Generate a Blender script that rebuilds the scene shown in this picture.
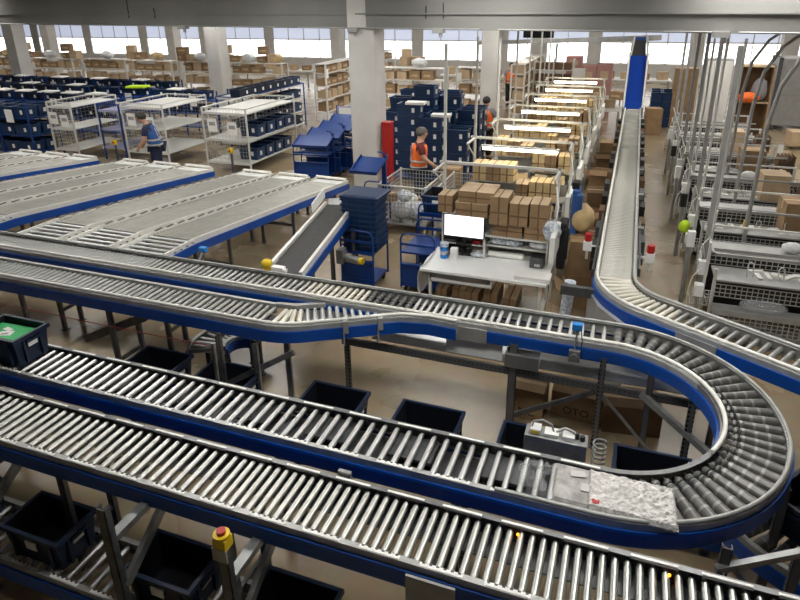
import bpy, bmesh, math, random
from mathutils import Vector, Matrix
random.seed(7)
for o in list(bpy.data.objects): bpy.data.objects.remove(o, do_unlink=True)
S = bpy.context.scene
C = S.collection
PI = math.pi

# ------------------------------------------------------------------ camera
cam = bpy.data.objects.new('camera', bpy.data.cameras.new('camera')); C.objects.link(cam)
cam.data.sensor_width = 36.0
cam.data.lens = 612.139/800*36
cam.data.shift_x = (400-406.57)/800
cam.data.shift_y = (235.109-300)/800
cam.data.clip_end = 200
_R = ((0.940267, 0.110633, -0.321959), (0.340236, -0.337907, 0.877530), (-0.011708, -0.934655, -0.355364))
cam.matrix_world = Matrix(((_R[0][0], -_R[0][1], -_R[0][2], 0), (_R[1][0], -_R[1][1], -_R[1][2], 0),
                           (_R[2][0], -_R[2][1], -_R[2][2], 4.4), (0, 0, 0, 1)))
S.camera = cam
# ------------------------------------------------------------------ world and exposure
w = bpy.data.worlds.new('World'); S.world = w; w.use_nodes = True
w.node_tree.nodes['Background'].inputs[0].default_value = (0.85, 0.92, 1.0, 1)
w.node_tree.nodes['Background'].inputs[1].default_value = 1.0
vs = S.view_settings
vs.view_transform = 'Standard'; vs.look = 'None'; vs.gamma = 1.0; vs.use_curve_mapping = False
vs.exposure = 0.2
LAMP_POWER = 1.0
WINDOW_POWER = 1.0

# ------------------------------------------------------------------ materials
MATS = {}
def mat(name, col, rough=0.5, metal=0.0, var=0.0, scale=8.0, bump=0.0, emit=0.0, alpha=1.0, spec=0.5, stretch=None, col2=None, trans=0.0):
    if name in MATS: return MATS[name]
    m = bpy.data.materials.new(name); m.use_nodes = True; nt = m.node_tree; b = nt.nodes['Principled BSDF']
    b.inputs['Base Color'].default_value = (*col, 1); b.inputs['Roughness'].default_value = rough
    b.inputs['Metallic'].default_value = metal; b.inputs['Specular IOR Level'].default_value = spec
    if emit:
        b.inputs['Emission Color'].default_value = (*col, 1); b.inputs['Emission Strength'].default_value = emit
    if alpha < 1: b.inputs['Alpha'].default_value = alpha
    if trans: b.inputs['Transmission Weight'].default_value = trans
    if var or bump:
        tc = nt.nodes.new('ShaderNodeTexCoord'); mp = nt.nodes.new('ShaderNodeMapping')
        nt.links.new(tc.outputs['Object'], mp.inputs['Vector'])
        if stretch: mp.inputs['Scale'].default_value = stretch
        nz = nt.nodes.new('ShaderNodeTexNoise'); nz.inputs['Scale'].default_value = scale; nz.inputs['Detail'].default_value = 5
        nt.links.new(mp.outputs['Vector'], nz.inputs['Vector'])
        if var:
            cr = nt.nodes.new('ShaderNodeValToRGB')
            c2 = col2 if col2 else tuple(min(1, c*(1+var)) for c in col)
            c1 = tuple(c*(1-var) for c in col)
            cr.color_ramp.elements[0].position = 0.32; cr.color_ramp.elements[1].position = 0.68
            cr.color_ramp.elements[0].color = (*c1, 1); cr.color_ramp.elements[1].color = (*c2, 1)
            nt.links.new(nz.outputs['Fac'], cr.inputs['Fac']); nt.links.new(cr.outputs['Color'], b.inputs['Base Color'])
        if bump:
            bp = nt.nodes.new('ShaderNodeBump'); bp.inputs['Strength'].default_value = bump; bp.inputs['Distance'].default_value = 0.02
            nt.links.new(nz.outputs['Fac'], bp.inputs['Height']); nt.links.new(bp.outputs['Normal'], b.inputs['Normal'])
    MATS[name] = m
    return m
M = dict(
 floor=None,
 plaster=mat('plaster', (.56,.55,.53), .8, var=.08, scale=1.5, bump=.05),
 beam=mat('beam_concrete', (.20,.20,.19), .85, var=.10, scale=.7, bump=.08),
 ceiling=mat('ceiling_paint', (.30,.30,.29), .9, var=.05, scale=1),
 zinc=mat('zinc_rail', (.20,.205,.21), .42, .55, var=.15, scale=20),
 rail=mat('grey_rail', (.42,.43,.42), .45, .35, var=.12, scale=9),
 white_rail=mat('white_guard_rail', (.78,.775,.73), .4, .1, var=.06, scale=6),
 blue=mat('blue_panel', (.004,.066,.35), .36, 0, var=.12, scale=3),
 steel=mat('bright_roller_steel', (.60,.61,.605), .42, 1.0),
 steel_warm=mat('worn_roller_steel', (.48,.49,.465), .36, 1.0),
 roller_grey=mat('grey_roller', (.44,.45,.44), .36, .7, var=.12, scale=9),
 roller_cream=mat('cream_roller', (.66,.64,.56), .4, .15, var=.08, scale=9),
 roller_dark=mat('dark_roller', (.13,.13,.126), .34, .4, var=.15, scale=9),
 sleeve=mat('pale_roller_sleeve', (.26,.26,.25), .35, .3),
 black=mat('black_plastic', (.012,.012,.013), .45),
 dark_steel=mat('dark_galvanised_steel', (.115,.12,.125), .45, .6, var=.25, scale=12),
 mid_steel=mat('galvanised_steel', (.30,.31,.31), .42, .7, var=.2, scale=10),
 pan=mat('sheet_metal_pan', (.36,.37,.38), .3, .8, var=.25, scale=2.5),
 strip=mat('white_slot_strip', (.90,.90,.87), .45),
 tote=mat('navy_tote_plastic', (.0042,.014,.042), .42, var=.15, scale=6),
 tote2=mat('blue_tote_plastic', (.008,.032,.095), .40, var=.15, scale=6),
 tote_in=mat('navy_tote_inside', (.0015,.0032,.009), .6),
 trolley=mat('trolley_blue_paint', (.005,.042,.21), .35, .1, var=.1, scale=5),
 white_metal=mat('white_painted_metal', (.62,.62,.59), .4, .1, var=.05, scale=4),
 grey_metal=mat('pale_grey_metal', (.35,.355,.345), .45, .25, var=.1, scale=6),
 laminate=mat('white_laminate', (.82,.83,.82), .35, var=.04, scale=3),
 wire=mat('white_wire', (.48,.48,.45), .4, .3),
 card=mat('cardboard', (.30,.195,.105), .85, var=.14, scale=5),
 card_light=mat('pale_cardboard', (.52,.39,.25), .85, var=.12, scale=5),
 card_dark=mat('dark_cardboard', (.16,.095,.05), .9, var=.15, scale=5),
 kraft=mat('kraft_paper', (.58,.43,.22), .8, var=.15, scale=6),
 paper=mat('white_paper', (.80,.80,.77), .7, var=.04, scale=5),
 print_grey=mat('grey_print', (.30,.30,.31), .7, var=.3, scale=30),
 yellow=mat('yellow_plastic', (.75,.52,.01), .4),
 lime=mat('lime_fabric', (.55,.80,.02), .7),
 cord=mat('red_cord', (.22,.02,.015), .6), red=mat('red_plastic', (.42,.012,.01), .4),
 green=mat('green_print', (.02,.42,.12), .5),
 sensor=mat('sensor_blue_plastic', (.02,.22,.62), .4),
 orange=mat('orange_fabric', (.90,.17,.03), .75, var=.1, scale=20),
 refl=mat('reflective_tape', (.52,.52,.50), .4),
 maroon=mat('maroon_fabric', (.13,.018,.02), .8),
 navycloth=mat('navy_fabric', (.012,.02,.06), .8),
 bluecloth=mat('blue_fabric', (.03,.10,.32), .8, var=.12, scale=15),
 greycloth=mat('grey_fabric', (.22,.22,.23), .85),
 blackcloth=mat('black_fabric', (.012,.012,.014), .85),
 skin=mat('skin', (.52,.30,.20), .55),
 hair=mat('dark_hair', (.015,.011,.009), .6),
 greyhair=mat('greying_hair', (.10,.09,.08), .7),
 screen=mat('dark_screen', (.006,.007,.008), .15),
 belt=mat('black_belt', (.035,.035,.037), .6, var=.15, scale=15),
 bluebelt=mat('blue_belt', (.004,.045,.33), .30, 0, spec=.5),
 film=mat('clear_film', (.75,.78,.80), .12, alpha=.22, bump=.8, scale=30),
 bag=mat('white_bag', (.72,.74,.75), .35, var=.1, scale=14, bump=.6),
 bagblue=mat('blue_print_bag', (.45,.55,.72), .35, var=.5, scale=22, bump=.6, col2=(.8,.84,.88)),
 bubble=mat('bubbly_grey_wrap', (.60,.59,.57), .5, var=.28, scale=28, bump=.9),
 printed=mat('printed_card', (.36,.35,.34), .6, var=.35, scale=14),
 wood=mat('pallet_wood', (.36,.26,.15), .8, var=.2, scale=6),
 lavender=mat('lavender_fabric', (.34,.34,.52), .8),
 far_white=mat('white_shelf_paint', (.70,.69,.66), .5),
 pink=mat('pinkish_carton', (.42,.22,.20), .8),
 led=mat('orange_indicator', (1.0,.30,.02), .4, emit=4.0),
)
def floor_material():
    m = bpy.data.materials.new('polished_concrete'); m.use_nodes = True; nt = m.node_tree; b = nt.nodes['Principled BSDF']
    tc = nt.nodes.new('ShaderNodeTexCoord')
    n1 = nt.nodes.new('ShaderNodeTexNoise'); n1.inputs['Scale'].default_value = .55; n1.inputs['Detail'].default_value = 6
    n2 = nt.nodes.new('ShaderNodeTexNoise'); n2.inputs['Scale'].default_value = 5; n2.inputs['Detail'].default_value = 8
    for n in (n1, n2): nt.links.new(tc.outputs['Object'], n.inputs['Vector'])
    c1 = nt.nodes.new('ShaderNodeValToRGB'); c1.color_ramp.elements[0].position = .3; c1.color_ramp.elements[1].position = .7
    c1.color_ramp.elements[0].color = (.29,.22,.135,1); c1.color_ramp.elements[1].color = (.42,.325,.205,1)
    mx = nt.nodes.new('ShaderNodeMix'); mx.data_type = 'RGBA'; mx.blend_type = 'MULTIPLY'; mx.inputs[0].default_value = .35
    nt.links.new(n1.outputs['Fac'], c1.inputs['Fac']); nt.links.new(c1.outputs['Color'], mx.inputs[6]); nt.links.new(n2.outputs['Color'], mx.inputs[7])
    nt.links.new(mx.outputs[2], b.inputs['Base Color'])
    mr = nt.nodes.new('ShaderNodeMapRange'); mr.inputs[3].default_value = .22; mr.inputs[4].default_value = .32
    nt.links.new(n1.outputs['Fac'], mr.inputs[0]); nt.links.new(mr.outputs[0], b.inputs['Roughness'])
    return m
M['floor'] = floor_material()
def perforated(name, col, pitch):
    """galvanised steel with a row of punched dark holes"""
    m = bpy.data.materials.new(name); m.use_nodes = True; nt = m.node_tree; b = nt.nodes['Principled BSDF']
    tc = nt.nodes.new('ShaderNodeTexCoord'); mp = nt.nodes.new('ShaderNodeMapping'); mp.inputs['Scale'].default_value = (1/pitch,)*3
    vo = nt.nodes.new('ShaderNodeTexVoronoi'); vo.inputs['Randomness'].default_value = 0; vo.inputs['Scale'].default_value = 1
    cr = nt.nodes.new('ShaderNodeValToRGB'); cr.color_ramp.elements[0].position = .22; cr.color_ramp.elements[1].position = .27
    cr.color_ramp.elements[0].color = (.01,.01,.01,1); cr.color_ramp.elements[1].color = (*col, 1)
    nt.links.new(tc.outputs['Object'], mp.inputs['Vector']); nt.links.new(mp.outputs['Vector'], vo.inputs['Vector'])
    nt.links.new(vo.outputs['Distance'], cr.inputs['Fac']); nt.links.new(cr.outputs['Color'], b.inputs['Base Color'])
    b.inputs['Metallic'].default_value = .55; b.inputs['Roughness'].default_value = .45
    return m
M['perf'] = perforated('perforated_steel', (.15,.155,.16), .05)

# ------------------------------------------------------------------ mesh building
class MB:
    """collects shapes; build() links them as one mesh object"""
    def __init__(s): s.v = []; s.f = []; s.mi = []; s.cur = 0; s.sm = []
    def add(s, vs, fs, smooth=False):
        k = len(s.v); s.v += [tuple(v) for v in vs]; s.f += [tuple(i+k for i in f) for f in fs]
        s.mi += [s.cur]*len(fs); s.sm += [smooth]*len(fs); return s
    def box(s, x0, x1, y0, y1, z0, z1):
        return s.add([(x0,y0,z0),(x1,y0,z0),(x1,y1,z0),(x0,y1,z0),(x0,y0,z1),(x1,y0,z1),(x1,y1,z1),(x0,y1,z1)],
                     [(3,2,1,0),(4,5,6,7),(0,1,5,4),(1,2,6,5),(2,3,7,6),(3,0,4,7)])
    def obox(s, c, size, rz=0, rx=0, ry=0):
        R = Matrix.Rotation(rz,3,'Z') @ Matrix.Rotation(ry,3,'Y') @ Matrix.Rotation(rx,3,'X'); c = Vector(c); a,b,d = (q/2 for q in size)
        P = [c+R@Vector((x*a,y*b,z*d)) for x,y,z in ((-1,-1,-1),(1,-1,-1),(1,1,-1),(-1,1,-1),(-1,-1,1),(1,-1,1),(1,1,1),(-1,1,1))]
        return s.add(P, [(3,2,1,0),(4,5,6,7),(0,1,5,4),(1,2,6,5),(2,3,7,6),(3,0,4,7)])
    def beam(s, p, q, w, h):
        """box bar between two points, w across (horizontal), h in the other direction"""
        p = Vector(p); q = Vector(q); t = (q-p).normalized(); up = Vector((0,0,1)) if abs(t.z) < .95 else Vector((0,1,0))
        n = up.cross(t).normalized(); u = t.cross(n); n *= w/2; u *= h/2
        return s.add([p-n-u,p+n-u,p+n+u,p-n+u,q-n-u,q+n-u,q+n+u,q-n+u], [(0,1,2,3),(7,6,5,4),(0,4,5,1),(1,5,6,2),(2,6,7,3),(3,7,4,0)])
    def cyl(s, p, q, r, seg=10, r2=None, caps=True):
        p = Vector(p); q = Vector(q); t = (q-p).normalized(); up = Vector((0,0,1)) if abs(t.z) < .95 else Vector((1,0,0))
        n = up.cross(t).normalized(); u = t.cross(n); r2 = r if r2 is None else r2
        a = [p+(n*math.cos(k*2*PI/seg)+u*math.sin(k*2*PI/seg))*r for k in range(seg)]
        b = [q+(n*math.cos(k*2*PI/seg)+u*math.sin(k*2*PI/seg))*r2 for k in range(seg)]
        s.add(a+b, [(k,(k+1)%seg,seg+(k+1)%seg,seg+k) for k in range(seg)], True)
        if caps: s.add(a, [tuple(reversed(range(seg)))]); s.add(b, [tuple(range(seg))])
        return s
    def tube(s, pts, r, seg=6):
        pts = [Vector(p) for p in pts]; rings = []; n = None
        for i,p in enumerate(pts):
            t = (pts[min(i+1,len(pts)-1)]-pts[max(i-1,0)]).normalized()
            if n is None:
                up = Vector((0,0,1)) if abs(t.z) < .9 else Vector((1,0,0)); n = up.cross(t).normalized()
            else:
                n = (n-t*n.dot(t)).normalized()
            u = t.cross(n); rings.append([p+(n*math.cos(k*2*PI/seg)+u*math.sin(k*2*PI/seg))*r for k in range(seg)])
        vs = [v for g in rings for v in g]; fs = []
        for i in range(len(rings)-1):
            for k in range(seg): fs.append((i*seg+k, i*seg+(k+1)%seg, (i+1)*seg+(k+1)%seg, (i+1)*seg+k))
        s.add(vs, fs, True)
        s.add(rings[0], [tuple(reversed(range(seg)))]); s.add(rings[-1], [tuple(range(seg))]); return s
    def sweep(s, path, prof, smooth=False):
        """prof: polygon of (offset to the left of travel, offset up)"""
        path = [Vector(p) for p in path]; n = len(prof); vs = []
        for i,p in enumerate(path):
            t = path[min(i+1,len(path)-1)]-path[max(i-1,0)]; t.z = 0; t.normalize(); l = Vector((-t.y,t.x,0))
            vs += [p+l*a+Vector((0,0,b)) for a,b in prof]
        fs = [(i*n+k, i*n+(k+1)%n, (i+1)*n+(k+1)%n, (i+1)*n+k) for i in range(len(path)-1) for k in range(n)]
        s.add(vs, fs, smooth); m = (len(path)-1)*n
        s.add(vs[:n], [tuple(reversed(range(n)))]); s.add(vs[m:], [tuple(range(n))]); return s
    def prism(s, poly, z0, z1):
        n = len(poly)
        return s.add([(x,y,z0) for x,y in poly]+[(x,y,z1) for x,y in poly],
                     [tuple(reversed(range(n))), tuple(range(n,2*n))]+[(k,(k+1)%n,n+(k+1)%n,n+k) for k in range(n)])
    def ball(s, c, r, seg=10, rings=6, sc=(1,1,1)):
        c = Vector(c); vs = [c+Vector((0,0,r*sc[2]))]
        for i in range(1,rings):
            a = PI*i/rings
            vs += [c+Vector((r*sc[0]*math.sin(a)*math.cos(2*PI*k/seg), r*sc[1]*math.sin(a)*math.sin(2*PI*k/seg), r*sc[2]*math.cos(a))) for k in range(seg)]
        vs.append(c-Vector((0,0,r*sc[2]))); fs = [(0,1+k,1+(k+1)%seg) for k in range(seg)]
        for i in range(rings-2):
            fs += [(1+i*seg+k, 1+(i+1)*seg+k, 1+(i+1)*seg+(k+1)%seg, 1+i*seg+(k+1)%seg) for k in range(seg)]
        b = 1+(rings-2)*seg; fs += [(b+k, len(vs)-1, b+(k+1)%seg) for k in range(seg)]
        return s.add(vs, fs, True)
    def mesh(s, name, *mats):
        me = bpy.data.meshes.new(name); me.from_pydata([tuple(v) for v in s.v], [], s.f)
        for m in mats: me.materials.append(M[m] if isinstance(m,str) else m)
        me.polygons.foreach_set('material_index', s.mi); me.polygons.foreach_set('use_smooth', s.sm)
        bm = bmesh.new(); bm.from_mesh(me); bmesh.ops.recalc_face_normals(bm, faces=bm.faces); bm.to_mesh(me); bm.free()
        return me
    def build(s, name, m, parent=None, loc=(0,0,0), rot=(0,0,0), bevel=0):
        ms = m if isinstance(m,(list,tuple)) else (m,)
        return obj(name, s.mesh(name,*ms), parent, loc, rot, bevel)
def obj(name, me, parent=None, loc=(0,0,0), rot=(0,0,0), bevel=0):
    o = bpy.data.objects.new(name, me); C.objects.link(o); o.parent = parent; o.location = loc; o.rotation_euler = rot
    if bevel:
        b = o.modifiers.new('bevel','BEVEL'); b.width = bevel; b.segments = 2; b.limit_method = 'ANGLE'
    return o
def tag(o, label=None, cat=None, group=None, kind=None):
    if label: o['label'] = label
    if cat: o['category'] = cat
    if group: o['group'] = group
    if kind: o['kind'] = kind
    return o
def thing(name, label, cat, loc=(0,0,0), rz=0, group=None):
    o = bpy.data.objects.new(name, None); C.objects.link(o); o.location = loc; o.rotation_euler = (0,0,rz); o.empty_display_size = .2
    return tag(o, label, cat, group)
def dup(root, loc, rz=0, label=None, group=None):
    r = root.copy(); C.objects.link(r); r.location = loc; r.rotation_euler = (0,0,rz)
    if label: r['label'] = label
    if group: r['group'] = group
    for ch in list(root.children):
        c = ch.copy(); C.objects.link(c); c.parent = r
        for g in list(ch.children):
            d = g.copy(); C.objects.link(d); d.parent = c
    return r
ORD = ('first second third fourth fifth sixth seventh eighth ninth tenth eleventh twelfth thirteenth fourteenth fifteenth sixteenth seventeenth eighteenth nineteenth twentieth '
       'twenty-first twenty-second twenty-third twenty-fourth').split()
def struct(name, mb, m, parent=None):
    o = mb.build(name, m, parent)
    if parent is None: o['kind'] = 'structure'
    return o
# ------------------------------------------------------------------ room shell
X0, X1, Y0, Y1, ZC = -56.0, 13.0, -7.0, 38.0, 5.2
struct('floor', MB().box(X0,X1,Y0,Y1,-.2,0), 'floor')
struct('ceiling', MB().box(X0,X1,Y0,Y1,ZC,ZC+.2), 'ceiling')
struct('wall_left', MB().box(X0-.2,X0,Y0,Y1,0,ZC), 'plaster')
struct('wall_right', MB().box(X1,X1+.2,Y0,Y1,0,ZC), 'plaster')
struct('wall_front', MB().box(X0,X1,Y0-.2,Y0,0,ZC), 'plaster')
wb = MB(); wb.box(X0,X1,Y1,Y1+.3,0,.95); wb.box(X0,X1,Y1,Y1+.3,4.1,ZC)
win_bright = mat('bright_window_glass', (1,1,1), .3, emit=2.6*WINDOW_POWER)
win_blue = mat('bluish_window_blind', (.58,.64,.80), .6, emit=.62*WINDOW_POWER)
PW = 5.36; k = 0; x = X0+.4
while x < X1-1:
    x1 = min(x+PW-.7, X1-.2)
    wb.box(x-.35, x, Y1, Y1+.3, .95, 4.1)
    k += 1
    fr = MB(); fr.box(x,x1,Y1+.05,Y1+.13,.95,1.03); fr.box(x,x1,Y1+.05,Y1+.13,2.12,2.2); fr.box(x,x1,Y1+.05,Y1+.13,4.02,4.1)
    for q in range(5):
        xx = x+(x1-x)*q/4; fr.box(xx-.03,xx+.03,Y1+.05,Y1+.13,.95,4.1)
    f = struct('window_%d' % k, fr, 'far_white')
    for q in range(4):
        a = x+(x1-x)*q/4+.03; b = x+(x1-x)*(q+1)/4-.03
        MB().box(a,b,Y1+.08,Y1+.1,1.03,2.12).build('pane', win_bright, f)
        MB().box(a,b,Y1+.08,Y1+.1,2.2,4.02).build('blind', win_blue, f)
    wb.box(x1, x1+.35, Y1, Y1+.3, .95, 4.1)
    x += PW
struct('wall_back', wb, 'plaster')

# big downstand beam whose face fills the top of the photo
def by(x): return 13.12-.20*(x+5.8)
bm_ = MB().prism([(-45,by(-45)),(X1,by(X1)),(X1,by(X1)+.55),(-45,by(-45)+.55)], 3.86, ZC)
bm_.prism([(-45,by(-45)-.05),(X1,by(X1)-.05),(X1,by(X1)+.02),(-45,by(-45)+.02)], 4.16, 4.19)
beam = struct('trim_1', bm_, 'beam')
c = MB()
for p, q in ((-44,-19),(-18.6,-8.2),(-7.6,-3),(-2.6,1.2),(1.5,9)):
    c.cyl((p,by(p)-.03,3.88),(q,by(q)-.03,3.88),.018,6)
c.build('conduit', 'grey_metal', beam)
for x in (-11.5,-6.0,-3.9,1.25):
    j = MB().box(x-.12,x+.12,by(x)-.14,by(x)+.04,3.80,3.90); j.cyl((x+.05,by(x)-.07,3.72),(x+.05,by(x)-.07,3.80),.04,8)
    j.build('junction_box','grey_metal',beam)
for x,l in ((-13.7,.5),(-12.6,.25),(-4.2,.25),(-3.8,.3)):
    MB().cyl((x,by(x)-.03,4.08),(x,by(x)-.03,4.08+l),.012,5).build('dark_conduit','black',beam)
# columns
def column(n, x0, x1, y0, d=.62):
    m = MB().box(x0,x1,y0,y0+d,0,ZC)
    o = struct('trim_%d' % n, m, 'plaster')
    MB().box(x0-.02,x1+.02,y0-.02,y0+d+.02,0,.12).build('plinth','grey_metal',o)
column(2,-6.15,-5.52,13.1)
column(3,-16.05,-15.45,21)
column(4,-5.25,-4.65,22.3)
column(5,-26.9,-26.3,21)
column(6,-25.6,-25.05,30); column(7,-15.1,-14.6,30); column(8,-4.75,-4.1,30.5); column(9,-35.2,-34.6,30); column(10,6.2,6.8,28.5); column(11,5.6,6.2,30)

# ------------------------------------------------------------------ lamps under the ceiling (behind the top edge of the photo)
lamp_glow = mat('lamp_diffuser', (1.0,.97,.92), .4, emit=16.5*LAMP_POWER)
def lamp_mesh():
    h = MB().box(-1.2,1.2,-.40,.40,.02,.10); h.box(-.6,-.58,-.01,.01,.1,.3); h.box(.58,.6,-.01,.01,.1,.3)
    d = MB().box(-1.17,1.17,-.37,.37,0,.02)
    return h.mesh('housing','white_metal'), d.mesh('diffuser',lamp_glow)
LH, LD = lamp_mesh()
ROWS = {}
def ceiling_lamp(x,y,z=4.9,rz=0):
    ROWS.setdefault(y,[]).append(x)
    t = thing('ceiling_lamp','%s long white ceiling lamp of the %s row above the hall' % (ORD[len(ROWS[y])-1],ORD[len(ROWS)-1]),'lamp',(x,y,z),rz,'ceiling lamps above the hall')
    obj('housing',LH,t); obj('diffuser',LD,t)
LAMPS = [(x,y) for y in (3.4,) for x in (-1.0,)] + [(x,y) for y in (6.0,) for x in (-11,-5,1)] + [(x,y) for y in (11.3,) for x in (-18,-13,-8,-3,2,7)] + \
        [(x,y) for y in (16,20.5,25.5,32) for x in (-38,-30,-22,-15,-9,-4,2.6,7.5)]
for x,y in LAMPS: ceiling_lamp(x,y)
# ------------------------------------------------------------------ conveyors
ZT = 1.2                      # height of the roller tops of the main level
def arc(cx,cy,r,a0,a1,n,z=ZT): return [(cx+r*math.cos(math.radians(a0+(a1-a0)*i/n)), cy+r*math.sin(math.radians(a0+(a1-a0)*i/n)), z) for i in range(n+1)]
def plen(path):
    L = [0]
    for a,b in zip(path,path[1:]): L.append(L[-1]+(Vector(b)-Vector(a)).length)
    return L
def at(path, L, s):
    for i in range(len(L)-1):
        if s <= L[i+1] or i == len(L)-2:
            a = Vector(path[i]); b = Vector(path[i+1]); q = (s-L[i])/(L[i+1]-L[i]); t = (b-a); 
            return a+(b-a)*q, math.atan2(t.y,t.x)
_rm = {}
def roller_mesh(kind, length, r=.025):
    key = (kind, round(length,3), r)
    if key in _rm: return _rm[key]
    b = MB(); h = length/2; z = -r
    if kind == 'taper':       # local +y = inner end (narrow)
        b.cyl((0,-h,-r*1.5),(0,h-.1,-r*1.0),r*1.5,16,r*1.0); b.cur = 1
        for a in (-.55,-.1,.35):
            y0 = a*h; y1 = y0+.022; f0 = r*1.5-(r*.5)*((y0+h)/(2*h-.1)); b.cyl((0,y0,-f0+.0012),(0,y1,-f0+.0012),f0+.0004,16,f0-.0006,caps=False)
        b.cur = 2
        for a in (h-.095,h-.05): b.cyl((0,a,z),(0,a+.016,z),r*.75,12,r*1.0); b.cyl((0,a+.016,z),(0,a+.034,z),r*1.0,12,r*.75)
        b.cyl((0,-h-.02,z),(0,h+.02,z),.008,6)
        m = b.mesh('tapered_roller','roller_dark','sleeve','mid_steel')
    elif kind == 'ring':
        b.cyl((0,-h,z),(0,h,z),r,12); 
        for k in range(6):
            y = -h+length*(k+.5)/6; b.cyl((0,y-.03,z),(0,y-.008,z),r,12,r*1.3); b.cyl((0,y-.008,z),(0,y+.008,z),r*1.3,12); b.cyl((0,y+.008,z),(0,y+.03,z),r*1.3,12,r)
        m = b.mesh('ringed_roller','roller_dark')
    else:
        mm = {'steel':'steel','warm':'steel_warm','grey':'roller_grey','far':'roller_far','cream':'roller_cream','cool':'roller_cool'}[kind]
        b.cyl((0,-h+.02,z),(0,h-.02,z),r,14); b.cyl((0,-h,z),(0,-h+.02,z),r*.72,14,r); b.cyl((0,h-.02,z),(0,h,z),r,14,r*.72)
        b.cur = 1; b.cyl((0,-h-.02,z),(0,h+.02,z),.008,6)
        m = b.mesh('roller',mm,'black')
    _rm[key] = m; return m
def rollers(root, path, W, runs, name='roller', r=.025, flip=False):
    """runs: (start, end, pitch, kind) along the path"""
    L = plen(path); o0 = root.location
    for a,b,p,kind in runs:
        n = max(1,int(round((b-a)/p)))
        for i in range(n):
            pos, ang = at(path, L, a+(i+.5)*(b-a)/n)
            me = roller_mesh(kind, W-.09, r)
            obj(name, me, root, pos-o0, (0,0,ang+(PI if flip else 0)))
def rails(root, path, W, rail='rail', rail2=None, panel=True, guard=None, zdrop=.10, top=.018, sides=(1,-1), panel_mat='blue', pz=(-.165,-.035)):
    o0 = root.location; lp = [tuple(Vector(p)-o0) for p in path]
    for s in sides:
        e = W/2
        MB().sweep(lp, [(s*(e-.04),-zdrop),(s*e,-zdrop),(s*e,top),(s*(e-.04),top),(s*(e-.04),top-.006),(s*(e-.008),top-.006),(s*(e-.008),-zdrop+.006),(s*(e-.04),-zdrop+.006)][::s]).build('side_rail', rail2 if (rail2 and s < 0) else rail, root)
        if panel:
            MB().sweep(lp, [(s*(e+.002),pz[0]),(s*(e+.018),pz[0]),(s*(e+.022),pz[0]+.02),(s*(e+.022),pz[1]-.02),(s*(e+.018),pz[1]),(s*(e+.002),pz[1])][::s]).build('side_panel', panel_mat, root)
        if guard and s in guard:
            pr = [(s*(e-.034)+.016*math.cos(k*PI/4), .046+.016*math.sin(k*PI/4)) for k in range(8)]
            MB().sweep(lp, pr, True).build('guard_rail','white_rail',root)
def strips(root, path, W, pitch, length, sides=(1,-1), z=.022, inset=.02, teeth=True, s0=0, s1=None, upright=0):
    """pale slotted strips let into the top of the side rails, one mesh each"""
    L = plen(path); o0 = root.location; s1 = s1 or L[-1]
    for sd in sides:
        s = s0
        while s+length < s1:
            pts = [at(path,L,s+length*i/3) for i in range(4)]
            pp = [tuple(p-o0+Vector((-math.sin(a),math.cos(a),0))*(sd*(W/2-inset))) for p,a in pts]
            if sd == upright:      # far rail: upright tab with a dark toothed belt below it
                b = MB().sweep(pp, [(-.009-sd*.006,z-.006),(.009-sd*.006,z-.006),(.009-sd*.006,z+.001),(-.009-sd*.006,z+.001)]); b.cur = 1
                b.sweep(pp, [(-sd*.026-.004,z-.030),(-sd*.026+.004,z-.030),(-sd*.026+.004,z-.006),(-sd*.026-.004,z-.006)])
                b.build('slot_strip',('strip','black'),root); s += pitch; continue
            b = MB().sweep(pp, [(-.013,z-.006),(.013,z-.006),(.013,z),(-.013,z)])
            if teeth:
                b.cur = 1
                for i in range(6):
                    p,a = at(path,L,s+length*(i+.5)/6); p = p-o0+Vector((-math.sin(a),math.cos(a),0))*(sd*(W/2-inset)-sd*.010)
                    b.obox((p.x,p.y,p.z+z+.001),(.018,.010,.004),a)
            b.build('slot_strip',('strip','dark_steel'),root); s += pitch
def leg(root, x, y, z1, z0=0, w=.06, d=.045, m='perf'):
    o0 = root.location; x -= o0.x; y -= o0.y
    b = MB(); b.box(x-w/2,x+w/2,y-d/2,y-d/2+.006,z0,z1); b.box(x-w/2,x-w/2+.006,y-d/2,y+d/2,z0,z1); b.box(x+w/2-.006,x+w/2,y-d/2,y+d/2,z0,z1)
    b.box(x-w*.8,x+w*.8,y-d*.9,y+d*.9,z0,z0+.012); b.build('leg',m,root)
def stand(root, x, ya, yb, z1, z0=0):
    """pair of posts with a crossbar under a conveyor"""
    leg(root,x,ya,z1,z0); leg(root,x,yb,z1,z0); o = root.location
    MB().box(x-.03-o.x,x+.03-o.x,ya-o.y,yb-o.y,z1-.06,z1-.005).build('cross_bar','dark_steel',root)
    MB().box(x-.015-o.x,x+.015-o.x,ya-o.y,yb-o.y,.28,.33).build('cross_bar','dark_steel',root)

M['roller_cool'] = mat('cool_white_roller', (.66,.69,.70), .35, .35)
M['roller_far'] = mat('pale_aisle_roller', (.46,.46,.42), .42, .3, var=.22, scale=3)
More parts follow.
